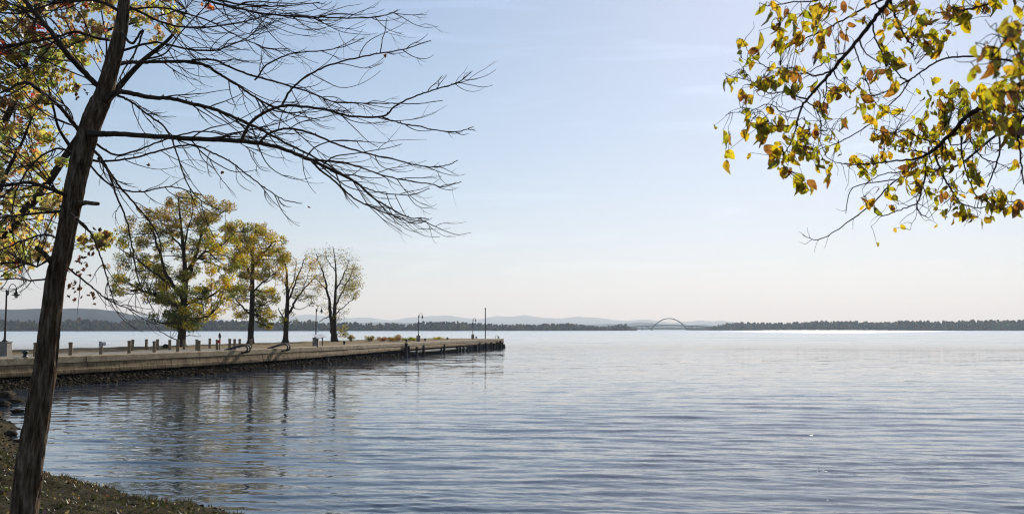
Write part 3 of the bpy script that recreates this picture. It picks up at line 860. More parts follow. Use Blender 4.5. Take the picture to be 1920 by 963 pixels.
# ---------------------------------------------------------------- curved pipe rails over the edge
def rail(px, label):
    s = s_of_px(px)
    t = thing('pipe_rail', at_edge(s, -0.1, DECK), label, 'rail', 'curved pipe rails on the pier edge')
    for ds in (0.0, 0.42):
        pts = [(-0.35, -1.9, 1.60), (-0.22, -1.4, 1.72), (-0.02, -0.8, 1.86), (0.14, -0.35, 1.93), (0.34, -0.08, 1.94), (0.50, 0.0, 1.84), (0.54, 0.02, 1.68), (0.48, 0.02, 1.50), (0.28, 0.02, 1.40), (0.0, 0.02, 1.38)]
        P3 = [at_edge(s + ds + b_, a_, z_) for a_, b_, z_ in [tuple(q) for q in catmull(pts, 4)]]
        m = MB(); m.tube(P3, 0.07, 8); m.build('pipe', M['iron_brown'], t, smooth=True)
    for (a_, b_, z_) in ((0.48, 0.02, 1.50), (0.53, 0.01, 1.76), (0.20, -0.2, 1.94), (0.28, 0.02, 1.40)):
        m = MB(); m.tube([at_edge(s + b_, a_, z_), at_edge(s + b_ + 0.42, a_, z_)], 0.04, 6); m.build('rung', M['iron_brown'], t)
rail(453, 'curved brown pipe rail nearer the big yellow tree')
rail(528, 'curved brown pipe rail below the nearly bare tree')
# thin hoop at the pier end
pts = [P(929, 634, 166), P(929.3, 630, 166), P(931.5, 628.2, 166), P(934, 630.5, 166), P(936, 634.5, 166)]
m = MB(); m.tube([tuple(q) for q in catmull([tuple(p) for p in pts], 4)], 0.03, 5)
tag(m.build('ladder_hoop', M['iron_brown']), 'thin bent ladder hoop at the far tip of the pier', 'ladder hoop')

# ---------------------------------------------------------------- mooring cleats
def cleat_meshes():
    a = MB(); a.lathe((0, 0, 0), [(0.19, 0.0), (0.19, 0.03), (0.11, 0.07), (0.10, 0.20), (0.17, 0.25), (0.18, 0.31), (0.12, 0.36), (0.0, 0.37)], 14)
    return a.mesh('mooring_bollard', M['iron'], True)
cm = cleat_meshes()
for px, py, lb in ((47, 669.3, 'black mooring bollard beside the nearest lamp pedestal'), (645.5, 645.4, 'small black mooring bollard right of the twin-trunk tree'), (762, 641.2, 'small black mooring bollard above the tall dark piles'),
                   (797, 639.0, 'black mooring bollard just right of the middle lamp'), (839, 636.4, 'black mooring bollard midway between the two far lamps'), (893, 634.8, 'black mooring bollard beside the farthest lamp'), (934.5, 633.9, 'black mooring bollard nearest the pier tip')):
    q = Pz(px, py, DECK + 0.02)
    o = link('mooring_bollard', cm); o.location = q
    sc = 1.0 if px > 60 else 1.0
    o.scale = (sc, sc, sc)
    tag(o, lb, 'mooring bollard', 'mooring bollards on the pier edge')

# ---------------------------------------------------------------- lamps
def lamp(px, py, toppx, label, first=None):
    q = Pz(px, py, DECK); H = (py - toppx) * px_m(q.y)
    if first is not None:
        k = H / first['h']
        c = copy_thing(first, q, label, scale=(k, k, k)); return c
    t = thing('lamp_post', q, label, 'street lamp', 'gooseneck lamps along the pier')
    m = MB()
    m.box((0, 0, 0.41), 0.60, 0.60, 0.82, taper=0.92); lpart('pedestal', m.mesh('pedestal', M['granite']), t)
    m = MB(); m.box((0, 0, 0.835), 0.62, 0.62, 0.07); lpart('pedestal_cap', m.mesh('pedestal_cap', M['granite']), t)
    m = MB(); m.lathe((0, 0, 0.87), [(0.17, 0), (0.15, 0.05), (0.09, 0.10), (0.065, 0.25), (0.052, 1.2), (0.047, 2.9), (0.07, 2.92), (0.07, 2.97), (0.04, 3.0), (0.0, 3.04)], 10); lpart('post', m.mesh('post', M['iron_brown'], True), t)
    m = MB(); m.box((0.035, 0, 3.66), 0.10, 0.10, 0.24); lpart('bracket', m.mesh('bracket', M['iron']), t)
    m = MB()
    pts = [(0.12, 0, 3.60), (0.12, 0, 3.85), (0.15, 0, 4.05), (0.30, 0, 4.22), (0.47, 0, 4.17), (0.56, 0, 4.0), (0.57, 0, 3.86)]
    m.tube([tuple(a) for a in catmull(pts, 5)], 0.024, 6); m.tube([(0.12, 0, 3.90), (0.56, 0, 3.90)], 0.012, 5); lpart('gooseneck', m.mesh('gooseneck', M['iron'], True), t)
    m = MB(); m.lathe((0.57, 0, 3.42), [(0.27, 0.14), (0.275, 0.155), (0.16, 0.20), (0.12, 0.23), (0.10, 0.33), (0.06, 0.37), (0.055, 0.45), (0.0, 0.46)], 16); sh = lpart('lamp_shade', m.mesh('lamp_shade', M['iron'], True), t)
    m = MB(); m.lathe((0.57, 0, 3.40), [(0.0, 0.0), (0.06, 0.015), (0.10, 0.07), (0.10, 0.15), (0.09, 0.16)], 12); lpart('globe', m.mesh('globe', M['glass_lamp'], True), t)
    t['h'] = 4.22
    t.scale = (H / 4.22,) * 3
    return t
L1 = lamp(8, 667.5, 533, 'nearest gooseneck lamp, at the left edge on its pale pedestal')
lamp(592, 648, 572.5, 'gooseneck lamp between the nearly bare tree and the twin-trunk tree', L1)
lamp(784.5, 639.8, 587, 'gooseneck lamp in the middle of the pier beside the shrubs', L1)
lamp(886.5, 635.2, 595.5, 'farthest gooseneck lamp, next to the plain tall pole', L1)
q = Pz(910, 634.6, DECK); H = 57.5 * px_m(q.y)
t = thing('light_pole', q, 'plain tall pole with a small light near the pier tip', 'pole')
m = MB(); m.lathe((q.x, q.y, q.z), [(0.16, 0), (0.16, 0.05), (0.085, 0.08), (0.07, H - 0.35), (0.05, H - 0.3)], 8); m.build('pole', M['iron_brown'], t)
m = MB(); m.lathe((q.x, q.y, q.z + H - 0.30), [(0.04, 0), (0.13, 0.04), (0.16, 0.22), (0.10, 0.30), (0, 0.31)], 10); m.build('lamp_head', M['grey_metal'], t)

# ---------------------------------------------------------------- information boards
def board(px, py, w_, lab, rz):
    q = Pz(px, py, DECK)
    t = thing('information_board', q, lab, 'sign', 'slanted information boards on the pier')
    m = MB(); m.box((q.x, q.y, q.z + 0.42), 0.10, 0.08, 0.86); m.build('leg', M['iron'], t)
    m = MB(); w2 = w_ / 2
    c, s_ = math.cos(rz), math.sin(rz)
    V = []
    for zz in (0, 0.04):
        for x, y, z in ((-w2, -0.26, 0.78), (w2, -0.26, 0.78), (w2, 0.26, 1.10), (-w2, 0.26, 1.10)):
            V.append((q.x + x * c - y * s_, q.y + x * s_ + y * c, q.z + z + zz))
    m.add(V, [(0, 3, 2, 1), (4, 5, 6, 7), (0, 1, 5, 4), (1, 2, 6, 5), (2, 3, 7, 6), (3, 0, 4, 7)])
    m.build('panel', M['white'], t)
board(595, 650.5, 0.6, 'white slanted board standing before the lamp pedestal', 0.9)
board(604.5, 647.5, 0.55, 'white slanted board on a dark leg right of the lamp', 0.9)

# ---------------------------------------------------------------- distant sailboat
q = P(595, 620.0, 1200)
t = thing('sailboat', (q.x, q.y, 0), 'tiny white sailboat near the far shore behind the lamp', 'boat')
m = MB(); m.add([(q.x - 2.2, q.y, 0.5), (q.x + 2.2, q.y, 0.5), (q.x + 1.8, q.y - 0.6, -0.1), (q.x - 1.8, q.y - 0.6, -0.1), (q.x + 1.8, q.y + 0.6, -0.1), (q.x - 1.8, q.y + 0.6, -0.1)], [(0, 3, 2, 1), (0, 1, 4, 5), (0, 5, 3), (1, 2, 4), (2, 3, 5, 4)]); m.build('hull', M['white'], t)
m = MB(); m.tube([(q.x - 0.3, q.y, 0.3), (q.x - 0.3, q.y, 6.2)], 0.08, 6); m.build('mast', M['grey_metal'], t)
m = MB(); m.add([(q.x - 0.2, q.y, 0.9), (q.x + 2.0, q.y - 0.25, 0.9), (q.x - 0.2, q.y, 5.9), (q.x + 0.9, q.y + 0.15, 2.6)], [(0, 1, 3), (0, 3, 2), (1, 2, 3)]); m.build('sail', M['white'], t)

# ---------------------------------------------------------------- boulders on the pier and shore rocks
def rock(q, sx, sy, sz, seed, name='rock'):
    bm = bmesh.new(); bmesh.ops.create_icosphere(bm, subdivisions=3, radius=1.0)
    for v in bm.verts:
        k = 1 + 0.30 * noise.noise(v.co * 1.3 + Vector((seed, 0, 0))) + 0.12 * noise.noise(v.co * 3.7 + Vector((0, seed, 0)))
        v.co *= k; v.co.x *= sx; v.co.y *= sy; v.co.z *= sz
    me = bpy.data.meshes.new(name); bm.to_mesh(me); bm.free()
    at = me.color_attributes.new('tint', 'FLOAT_COLOR', 'POINT'); g = rnd.uniform(0.7, 1.3)
    at.data.foreach_set('color', np.tile(np.array((g, g * 0.97, g * 0.92, 1), dtype=np.float32), len(me.vertices)))
    me.materials.append(M['wet_stone'])
    o = link(name, me); o.location = q; o.rotation_euler[2] = seed
    return o
tag(rock(Pz(311, 652.5, DECK) + Vector((0, 0, 0.1)), 0.32, 0.28, 0.26, 3, 'boulder'), 'dark boulder left of the big tree trunk', 'boulder')
for i, (px, py, s_, lb) in enumerate(((12, 742, 0.55, 'largest pale shore rock in front of the pier foot'), (28, 752, 0.30, 'pale flat rock at the water edge beside the largest one'), (8, 758, 0.33, 'dark rock nearest the left border at the water edge'), (33, 770, 0.20, 'low dark rock awash just off the shore'),
                                     (20, 812, 0.22, 'small pale rock on the bank left of the trunk'), (35, 828, 0.20, 'small white-topped rock at the waterline left of the trunk'), (26, 858, 0.16, 'smallest pale rock at the waterline close to the trunk'))):
    q = Pz(px, py, 0.06)
    tag(rock(q, s_ * 1.2, s_ * 0.8, s_ * 0.45, 5 + i * 1.7, 'shore_rock'), lb, 'rock', 'rocks at the lake edge')

# ================================================================ VEGETATION
# ---------------------------------------------------------------- leaf clouds
def leaf_cloud(name, centres, radii, counts, cols, size, parent, material, lobed=False, squash=0.75, seed=0, droop=0.0):
    """many small pointed leaves spread through clumps; one mesh"""
    r = np.random.default_rng(seed)
    P_ = []; Cc = []
    for c, rad, n, col in zip(centres, radii, counts, cols):
        if n <= 0: continue
        u = r.normal(size=(n, 3)); u /= np.linalg.norm(u, axis=1, keepdims=True) + 1e-9
        rr = r.uniform(0.15, 1.0, size=(n, 1)) ** 0.55
        P_.append(np.array(c) + u * rr * rad * np.array((1, 1, squash)))
        k = np.array(col) * r.uniform(0.55, 1.35, size=(n, 1)) * (1 + 0.16 * r.normal(size=(n, 3)))
        Cc.append(k)
    Pc = np.concatenate(P_); cc = np.clip(np.concatenate(Cc), 0.005, 0.95); n = len(Pc)
    a = r.normal(size=(n, 3)); a[:, 2] -= droop; a /= np.linalg.norm(a, axis=1, keepdims=True)
    b = np.cross(a, r.normal(size=(n, 3))); b /= np.linalg.norm(b, axis=1, keepdims=True)
    nn = np.cross(a, b)
    s = size * r.uniform(0.65, 1.25, size=(n, 1))
    if lobed:
        shape = [(-0.5, 0.0, 0), (-0.1, 0.5, .06), (0.05, 0.2, 0), (0.6, 0.0, .04), (0.05, -0.2, 0), (-0.1, -0.5, .06)]
    else:
        shape = [(-0.55, 0.0, 0), (0.0, 0.34, .10), (0.6, 0.0, 0), (0.0, -0.34, .10)]
    k = len(shape)
    V = np.stack([Pc + s * (a * x + b * y + nn * z) for x, y, z in shape], 1).reshape(-1, 3)
    base = np.arange(n)[:, None] * k
    if lobed: F_ = np.concatenate([base + np.array((0, 1, 2)), base + np.array((0, 2, 3)), base + np.array((0, 3, 4)), base + np.array((0, 4, 5))])
    else: F_ = np.concatenate([base + np.array((0, 1, 2)), base + np.array((0, 2, 3))])
    o = raw(name, V, F_, material, parent, cols=np.repeat(cc, k, 0))
    return o
def in_poly(x, y, poly):
    c = False; n = len(poly); j = n - 1
    for i in range(n):
        xi, yi = poly[i]; xj, yj = poly[j]
        if (yi > y) != (yj > y) and x < (xj - xi) * (y - yi) / (yj - yi) + xi: c = not c
        j = i
    return c
def mixc(a, b, t): return tuple(a[i] * (1 - t) + b[i] * t for i in range(3))

def pier_tree(name, label, base_px, base_d, trunk, limbs, polys, size, depth_half, colf, seed, cat='tree', twig_r=0.035, limb_mat='bark_far', leafless=0):
    """trunk / limbs: lists of (px, py, diameter px, depth offset); polys: (outline, number of clumps, clump radius px, leaves per clump)"""
    r = random.Random(seed)
    k = px_m(base_d)
    root = thing(name, Pz(base_px[0], base_px[1], DECK) if base_px[1] else P(*base_px, base_d), label, cat)
    nodes = []
    def conv(pl):
        sm = catmull(pl, 5)
        pts = [P(q[0], q[1], base_d + q[3]) for q in sm]
        rad = [max(q[2] * k / 2, 0.008) for q in sm]
        return pts, rad
    pts, rad = conv(trunk)
    g = pts[0]
    m = MB(); m.tube([Vector((g.x, g.y, g.z - 0.4))] + pts, [rad[0] * 1.7] + [rad[0] * 1.45, rad[1] * 1.15] + rad[2:], 14, rough=0.07)
    m.build('trunk', M[limb_mat], root, smooth=True)
    nodes += [(p, q) for p, q in zip(pts, rad)][len(pts) // 3:]
    for pl in limbs:
        pts, rad = conv(pl)
        for i in range(2, len(pts)):
            pts[i] = pts[i] + Vector((r.uniform(-1, 1), r.uniform(-1, 1), r.uniform(-1, 1))) * k * 1.4
        m = MB(); m.tube(pts, rad, 7); m.build('limb', M[limb_mat], root, smooth=True)
        nodes += list(zip(pts, rad))[2:]
    cen = []; rads = []; cnt = []; cols = []
    tw = MB()
    for poly, ncl, rpx, nl in polys:
        x0 = min(p[0] for p in poly); x1 = max(p[0] for p in poly); y0 = min(p[1] for p in poly); y1 = max(p[1] for p in poly)
        got = 0; tries = 0
        cx = (x0 + x1) / 2; hw = (x1 - x0) / 2
        while got < ncl and tries < ncl * 60:
            tries += 1
            x, y = r.uniform(x0, x1), r.uniform(y0, y1)
            if not in_poly(x, y, poly): continue
            got += 1
            lim = depth_half * math.sqrt(max(0.05, 1 - ((x - cx) / (hw * 1.05)) ** 2))
            dd = r.uniform(-lim, lim)
            c = P(x, y, base_d + dd)
            rp = rpx * r.uniform(0.6, 1.35)
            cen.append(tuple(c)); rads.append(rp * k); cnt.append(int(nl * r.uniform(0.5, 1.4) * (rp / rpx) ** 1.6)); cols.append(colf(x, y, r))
            # connect the clump to the nearest limb below it
            bn = min(nodes, key=lambda q: (q[0] - c).length + max(0, (q[0].z - c.z)) * 1.2)
            a = bn[0]; L_ = (c - a).length
            mid = a.lerp(c, 0.5) + Vector((r.uniform(-.1, .1), r.uniform(-.1, .1), -0.10 * L_ + r.uniform(-0.1, 0.15) * L_)) 
            tip = c + (c - a).normalized() * rp * k * 0.5
            r0 = min(bn[1] * 0.6, twig_r * (0.6 + L_ * 0.35))
            cp = [Vector(q) for q in catmull([tuple(a), tuple(mid), tuple(c), tuple(tip)], 3)]
            tw.tube(cp, [r0 * (1 - 0.8 * i / (len(cp) - 1)) for i in range(len(cp))], 4, cap=False)
            for j in range(3):
                e = c + Vector((r.gauss(0, 1), r.gauss(0, 1), r.gauss(0.2, 0.8))) * rp * k * 0.7
                tw.tube([cp[len(cp) // 2 + j % 2], (cp[-3] + e) / 2, e], [r0 * 0.4, r0 * 0.3, r0 * 0.14], 3, cap=False)
    o = tw.build('twigs', M[limb_mat], root); o['kind'] = 'stuff'
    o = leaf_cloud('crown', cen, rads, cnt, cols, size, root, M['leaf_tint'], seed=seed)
    return root

GOLD = (0.80, 0.53, 0.06); YEL = (0.74, 0.58, 0.07); OLV = (0.33, 0.29, 0.05); GRN = (0.21, 0.22, 0.035); ORB = (0.50, 0.33, 0.10); DGR = (0.13, 0.145, 0.028)
T1_POLY = [(330, 348), (345, 352), (352, 372), (372, 362), (385, 372), (410, 375), (440, 382), (437, 395), (415, 402), (405, 420), (425, 432), (440, 450), (456, 470), (463, 500), (460, 520), (448, 545), (428, 560), (420, 580), (408, 598), (385, 596), (372, 606), (364, 618), (350, 622), (322, 618), (312, 606), (292, 612), (280, 598), (262, 588), (250, 566), (225, 556), (207, 540), (214, 515), (198, 500), (208, 470), (202, 450), (225, 425), (232, 412), (250, 396), (285, 385), (290, 370), (310, 372), (318, 352)]
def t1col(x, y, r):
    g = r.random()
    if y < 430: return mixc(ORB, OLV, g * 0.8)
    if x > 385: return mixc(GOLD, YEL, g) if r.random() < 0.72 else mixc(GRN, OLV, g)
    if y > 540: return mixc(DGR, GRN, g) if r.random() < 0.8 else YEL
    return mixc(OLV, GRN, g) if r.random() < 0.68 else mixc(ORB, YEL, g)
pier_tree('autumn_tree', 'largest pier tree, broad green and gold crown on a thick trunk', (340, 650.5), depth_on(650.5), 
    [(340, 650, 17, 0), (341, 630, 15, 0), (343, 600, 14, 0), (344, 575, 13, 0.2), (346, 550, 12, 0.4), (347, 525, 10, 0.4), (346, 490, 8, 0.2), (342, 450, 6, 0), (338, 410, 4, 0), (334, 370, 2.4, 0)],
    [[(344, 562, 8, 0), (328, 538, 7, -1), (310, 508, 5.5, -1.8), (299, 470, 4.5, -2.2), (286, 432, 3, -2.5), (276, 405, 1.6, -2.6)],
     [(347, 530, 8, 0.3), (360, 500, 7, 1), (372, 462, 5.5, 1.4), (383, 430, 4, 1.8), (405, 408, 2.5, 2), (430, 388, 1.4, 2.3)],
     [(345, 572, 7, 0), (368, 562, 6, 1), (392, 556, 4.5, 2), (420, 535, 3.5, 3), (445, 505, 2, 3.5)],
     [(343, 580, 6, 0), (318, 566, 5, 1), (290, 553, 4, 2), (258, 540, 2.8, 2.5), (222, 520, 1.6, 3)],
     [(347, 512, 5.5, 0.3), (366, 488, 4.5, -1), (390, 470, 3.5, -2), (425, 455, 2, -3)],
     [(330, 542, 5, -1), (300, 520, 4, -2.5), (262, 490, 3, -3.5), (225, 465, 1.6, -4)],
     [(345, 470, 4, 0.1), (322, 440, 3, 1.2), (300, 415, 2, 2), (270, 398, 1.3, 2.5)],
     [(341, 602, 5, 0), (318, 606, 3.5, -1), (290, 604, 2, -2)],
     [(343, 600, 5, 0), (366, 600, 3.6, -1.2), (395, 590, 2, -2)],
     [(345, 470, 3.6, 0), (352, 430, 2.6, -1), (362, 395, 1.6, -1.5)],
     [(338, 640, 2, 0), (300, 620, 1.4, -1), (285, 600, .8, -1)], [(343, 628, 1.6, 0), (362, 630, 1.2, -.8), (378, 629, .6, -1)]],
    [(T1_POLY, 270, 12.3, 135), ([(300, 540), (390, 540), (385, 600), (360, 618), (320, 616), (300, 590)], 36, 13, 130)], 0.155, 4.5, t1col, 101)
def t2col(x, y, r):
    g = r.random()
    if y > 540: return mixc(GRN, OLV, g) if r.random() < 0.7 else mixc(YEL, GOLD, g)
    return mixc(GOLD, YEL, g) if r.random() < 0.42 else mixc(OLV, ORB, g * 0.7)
pier_tree('autumn_tree', 'second pier tree, narrower golden crown over a straight dark trunk', (470, 644.5), depth_on(644.8),
    [(470, 645, 13, 0), (470, 625, 11, 0), (472, 595, 10, 0), (473, 560, 9, 0), (473, 530, 8, 0.2), (474, 500, 6.5, 0.2), (474, 470, 5, 0), (478, 440, 3, 0), (480, 418, 1.6, 0)],
    [[(473, 520, 5, 0), (458, 490, 4, 1), (444, 460, 3, 1.5), (436, 430, 1.6, 2)], [(474, 500, 5, 0), (492, 478, 4, -1), (510, 455, 2.8, -1.5), (528, 450, 1.5, -2)],
     [(472, 590, 4, 0), (455, 575, 3.2, -1), (440, 560, 1.8, -2)], [(472, 585, 4, 0), (490, 572, 3.2, 1), (512, 560, 1.8, 2)], [(473, 548, 4, 0), (492, 530, 3, -1), (518, 510, 1.6, -2)], [(474, 480, 4, 0), (460, 450, 3, -1), (456, 425, 1.6, -2)]],
    [([(428, 418), (455, 420), (480, 412), (505, 420), (518, 440), (540, 452), (528, 465), (541, 478), (530, 500), (520, 520), (490, 528), (470, 515), (455, 535), (440, 520), (432, 490), (425, 450)], 125, 11.3, 120),
     ([(428, 540), (462, 535), (466, 570), (455, 600), (438, 602), (428, 580)], 24, 11, 105), ([(482, 545), (520, 540), (524, 570), (514, 592), (490, 596), (480, 570)], 28, 11, 105), ([(484, 600), (510, 597), (512, 612), (490, 616)], 9, 7, 90)], 0.165, 3.6, t2col, 102)
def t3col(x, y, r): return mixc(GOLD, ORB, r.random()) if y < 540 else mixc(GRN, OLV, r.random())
pier_tree('autumn_tree', 'nearly bare pier tree whose limbs spread up and right', (535, 642), depth_on(642.6),
    [(535, 642, 11, 0), (536, 625, 9.5, 0), (537, 600, 9, 0), (538, 585, 8, 0), (539, 560, 6.5, 0), (538, 530, 5, 0), (537, 505, 3.4, 0), (530, 480, 1.8, 0)],
    [[(539, 590, 5.4, 0), (549, 574, 4.6, 1), (560, 554, 3.6, 1.5), (576, 535, 2.6, 2), (594, 515, 1.3, 2.4)], [(539, 565, 4.5, 0), (550, 540, 3.4, -1), (560, 512, 2.4, -1.6), (575, 480, 1.2, -2)], [(538, 600, 3.5, 0), (528, 590, 2.6, -1), (522, 578, 1.4, -2)],
     [(556, 560, 1.8, 1), (572, 553, 1.3, 1.5), (584, 556, .9, 1.8), (591, 572, .5, 2)], [(538, 540, 3, 0), (526, 515, 2, 1), (517, 490, 1, 1.5)], [(566, 545, 1.6, 2), (578, 515, 1.1, 2), (584, 490, .6, 2)], [(539, 555, 3, 0), (552, 520, 2, 1), (556, 485, 1, 1.5)]],
    [([(515, 478), (560, 468), (600, 485), (606, 535), (588, 575), (550, 565), (520, 545)], 110, 9, 14), ([(520, 470), (545, 474), (548, 492), (528, 498)], 7, 8, 60), ([(518, 582), (545, 584), (560, 590), (555, 604), (525, 604)], 7, 7, 45)], 0.18, 3.0, t3col, 103, twig_r=0.017)
def t4col(x, y, r): return mixc((0.50, 0.38, 0.13), OLV, r.random()) if r.random() < 0.6 else mixc(OLV, GRN, r.random())
pier_tree('autumn_tree', 'twin-trunk pier tree with thin see-through leaves at the shrubs', (626, 640), depth_on(640.6),
    [(628, 640, 11, 0), (627, 620, 8.5, 0), (627, 595, 7.5, 0), (628, 570, 6, 0), (629, 545, 4.5, 0), (630, 515, 3.2, 0), (628, 485, 2, 0), (624, 462, 1, 0)],
    [[(624, 640, 8, -.3), (622, 610, 7, -.3), (620, 590, 6.5, -.3), (617, 565, 5, -.5), (612, 535, 3.8, -.8), (603, 505, 2.6, -1), (592, 475, 1.2, -1.2)], [(628, 575, 3.6, 0), (640, 552, 2.8, 1), (652, 528, 2, 1.5), (665, 500, 1, 2)], [(629, 545, 3, 0), (642, 520, 2.2, -1), (655, 490, 1.2, -1.5)],
     [(614, 545, 2.8, -.8), (600, 530, 2, .5), (588, 518, 1, 1)], [(628, 590, 2.6, 0), (645, 575, 1.8, .6), (662, 560, 1, 1)], [(620, 592, 2.2, 0), (606, 598, 1.6, -.6), (598, 604, 0.8, -1)], [(630, 510, 2.2, 0), (616, 490, 1.4, 1), (610, 468, .8, 1.4)], [(627, 630, 2, 0), (640, 622, 1.2, 0), (652, 618, .7, 0)]],
    [([(575, 468), (600, 460), (650, 470), (683, 485), (680, 520), (655, 560), (660, 590), (640, 600), (612, 600), (590, 560), (580, 520)], 115, 12, 15), ([(645, 500), (683, 490), (682, 520), (672, 560), (650, 570), (640, 530)], 32, 11, 48),
     ([(634, 600), (652, 605), (655, 625), (640, 636), (632, 630)], 6, 7, 40)], 0.17, 3.2, t4col, 104, twig_r=0.017)

# shrubs on the pier
def shrub(px, py, hpx, wpx, col, label, seed):
    q = Pz(px, py, DECK); k = px_m(q.y); r = random.Random(seed)
    t = thing('shrub', q, label, 'shrub', 'low shrubs on the pier behind the path')
    m = MB(); cen = []; rad = []; cnt = []; cols = []
    for i in range(14):
        a = Vector((q.x + r.uniform(-.3, .3) * wpx * k, q.y + r.uniform(-.6, .6), q.z - 0.05))
        e = Vector((q.x + r.uniform(-.5, .5) * wpx * k, q.y + r.uniform(-1, 1), q.z + hpx * k * r.uniform(0.35, 1.0)))
        m.tube([a, (a + e) / 2 + Vector((0.05, 0, 0.05)), e], [0.015, 0.010, 0.005], 4, cap=False)
        cen.append(tuple(a.lerp(e, 0.75))); rad.append(0.34 * r.uniform(0.6, 1.2)); cnt.append(45); cols.append(mixc(col[0], col[1], r.random()))
    m.build('stems', M['bark_far'], t)
    leaf_cloud('foliage', cen, rad, cnt, cols, 0.13, t, M['leaf_tint'], seed=seed)
RUS = (0.34, 0.14, 0.05); STR = (0.40, 0.30, 0.13)
shrub(694, 639.5, 11, 22, (OLV, STR), 'leftmost low shrub, straw and olive, right of the twin-trunk tree', 1)
shrub(716, 639.5, 9, 20, (RUS, STR), 'rust-tinged low shrub, second of the row', 2)
shrub(734, 639.6, 8, 18, (RUS, OLV), 'low reddish shrub in the middle of the row', 3)
shrub(746, 639.2, 14, 12, (STR, RUS), 'tallest straw-coloured shrub with a plume', 4)
shrub(764, 638.8, 7, 18, (GRN, OLV), 'green shrub just left of the middle lamp', 5)
shrub(774, 638.2, 5, 14, (GRN, YEL), 'small green shrub touching the middle lamp', 6)
shrub(822, 635.8, 4, 26, (GRN, YEL), 'flat green strip of plants right of the middle lamp', 7)
shrub(659, 640.2, 15, 8, (OLV, STR), 'slim sapling between the twin-trunk tree and the shrubs', 8)

# ---------------------------------------------------------------- foreground bare tree
D0 = 9.0
def curve3(pl, d_start, d_end, wig, r):
    sm = catmull(pl, 6)
    n = len(sm); out = []
    for i, q in enumerate(sm):
        t = i / (n - 1)
        d = d_start + (d_end - d_start) * t + wig * math.sin(t * 5 + r)
        out.append((P(q[0], q[1], d), q[2]))
    return out
def twig_from(mb, p, tan, length, r0, rg, lev, up=0.5, leaf_store=None):
    """a slender shoot that leaves sideways in a long smooth arc, runs on with its branch and turns up at its tip"""
    n = 12 if lev else 8
    side = Vector((rg.gauss(0, 0.3), rg.gauss(0, 0.7), rg.gauss(-0.25, 0.8)))
    side = (side - tan * side.dot(tan)).normalized()
    run = (tan + Vector((0.25, 0, rg.uniform(-0.25, 0.15)))).normalized() if tan.x > 0 else tan
    d = (tan * rg.uniform(0.2, 1.1) + side * rg.uniform(0.3, 0.95)).normalized()
    pts = [p.copy()]; q = p.copy()
    st = length / n
    wob = Vector((rg.gauss(0, .03), rg.gauss(0, .05), rg.gauss(0, .04)))
    for i in range(n):
        t = i / n
        d = (d + run * 0.16 + Vector((0, 0, 1)) * (0.30 * up * max(t - 0.35, -0.1)) + wob + Vector((rg.gauss(0, .06), rg.gauss(0, .06), rg.gauss(0, .06)))).normalized()
        if rg.random() < 0.12: wob = Vector((rg.gauss(0, .05), rg.gauss(0, .07), rg.gauss(0, .07)))
        q = q + d * st; pts.append(q.copy())
    rr = [r0 * (1 - 0.62 * i / n) for i in range(n + 1)]
    mb.tube(pts, rr, 5 if r0 > 0.004 else 4, cap=False)
    if lev > 0:
        for i in range(rg.choice((0, 1, 1, 2, 2))):
            j = rg.randint(2, n - 3)
            tt = (pts[j + 1] - pts[j]).normalized()
            twig_from(mb, pts[j], tt, length * rg.uniform(0.3, 0.65), rr[j] * 0.8, rg, lev - 1, up)
    return pts
bare = thing('bare_tree', P(35, 1020, D0), 'leaning dark tree with bare twigs in the left foreground', 'tree')
TR = [(36, 1040, 62), (46, 963, 53), (58, 850, 52), (72, 770, 47), (83, 700, 43), (93, 610, 39), (105, 520, 37), (116, 480, 37), (128, 420, 37), (141, 350, 38), (155, 290, 41), (168, 240, 40), (184, 200, 40), (197, 170, 34), (216, 100, 30), (228, 50, 26), (233, 0, 22), (243, -80, 18), (252, -180, 13), (258, -300, 6)]
def bare_trunk():
    sm = catmull([(a, b, c) for a, b, c in TR], 14)
    pts = [P(q[0], q[1], D0) for q in sm]; rad = [q[2] * px_m(D0) / 2 * 0.90 for q in sm]
    sides = 72; V = []
    zsum = 0.0
    for i, (p, r) in enumerate(zip(pts, rad)):
        t = (pts[min(i + 1, len(pts) - 1)] - pts[max(i - 1, 0)]).normalized()
        a = Vector((0, 1, 0)); nrm = (a - t * a.dot(t)).normalized(); bb = t.cross(nrm)
        if i: zsum += (pts[i] - pts[i - 1]).length
        for k in range(sides):
            an = 2 * math.pi * k / sides
            u = Vector((math.cos(an) * 1.0, math.sin(an) * 1.0, zsum))
            # furrowed bark: ridges run along the stem and break up
            rid = abs(noise.noise(Vector((u.x * 5.5 + 0.5 * noise.noise(Vector((zsum * 3, k * .1, 0))), u.y * 5.5, zsum * 1.9))))
            rid2 = noise.noise(Vector((u.x * 12, u.y * 12, zsum * 9)))
            lump = noise.noise(Vector((u.x * 1.2, u.y * 1.2, zsum * 1.6)))
            rr = r * (1 + 0.05 * lump) + 0.020 * (0.5 - min(rid * 2.6, 1)) * min(r / 0.09, 1) + 0.004 * rid2
            V.append(p + nrm * (math.cos(an) * rr) + bb * (math.sin(an) * rr))
    n = len(pts); idx = np.arange(n * sides).reshape(n, sides); i2 = np.roll(idx, -1, 1)
    Q = np.stack([idx[:-1], i2[:-1], i2[1:], idx[1:]], -1).reshape(-1, 4)
    return raw('trunk', V, Q, M['bark'], bare, smooth=True)
bare_trunk()
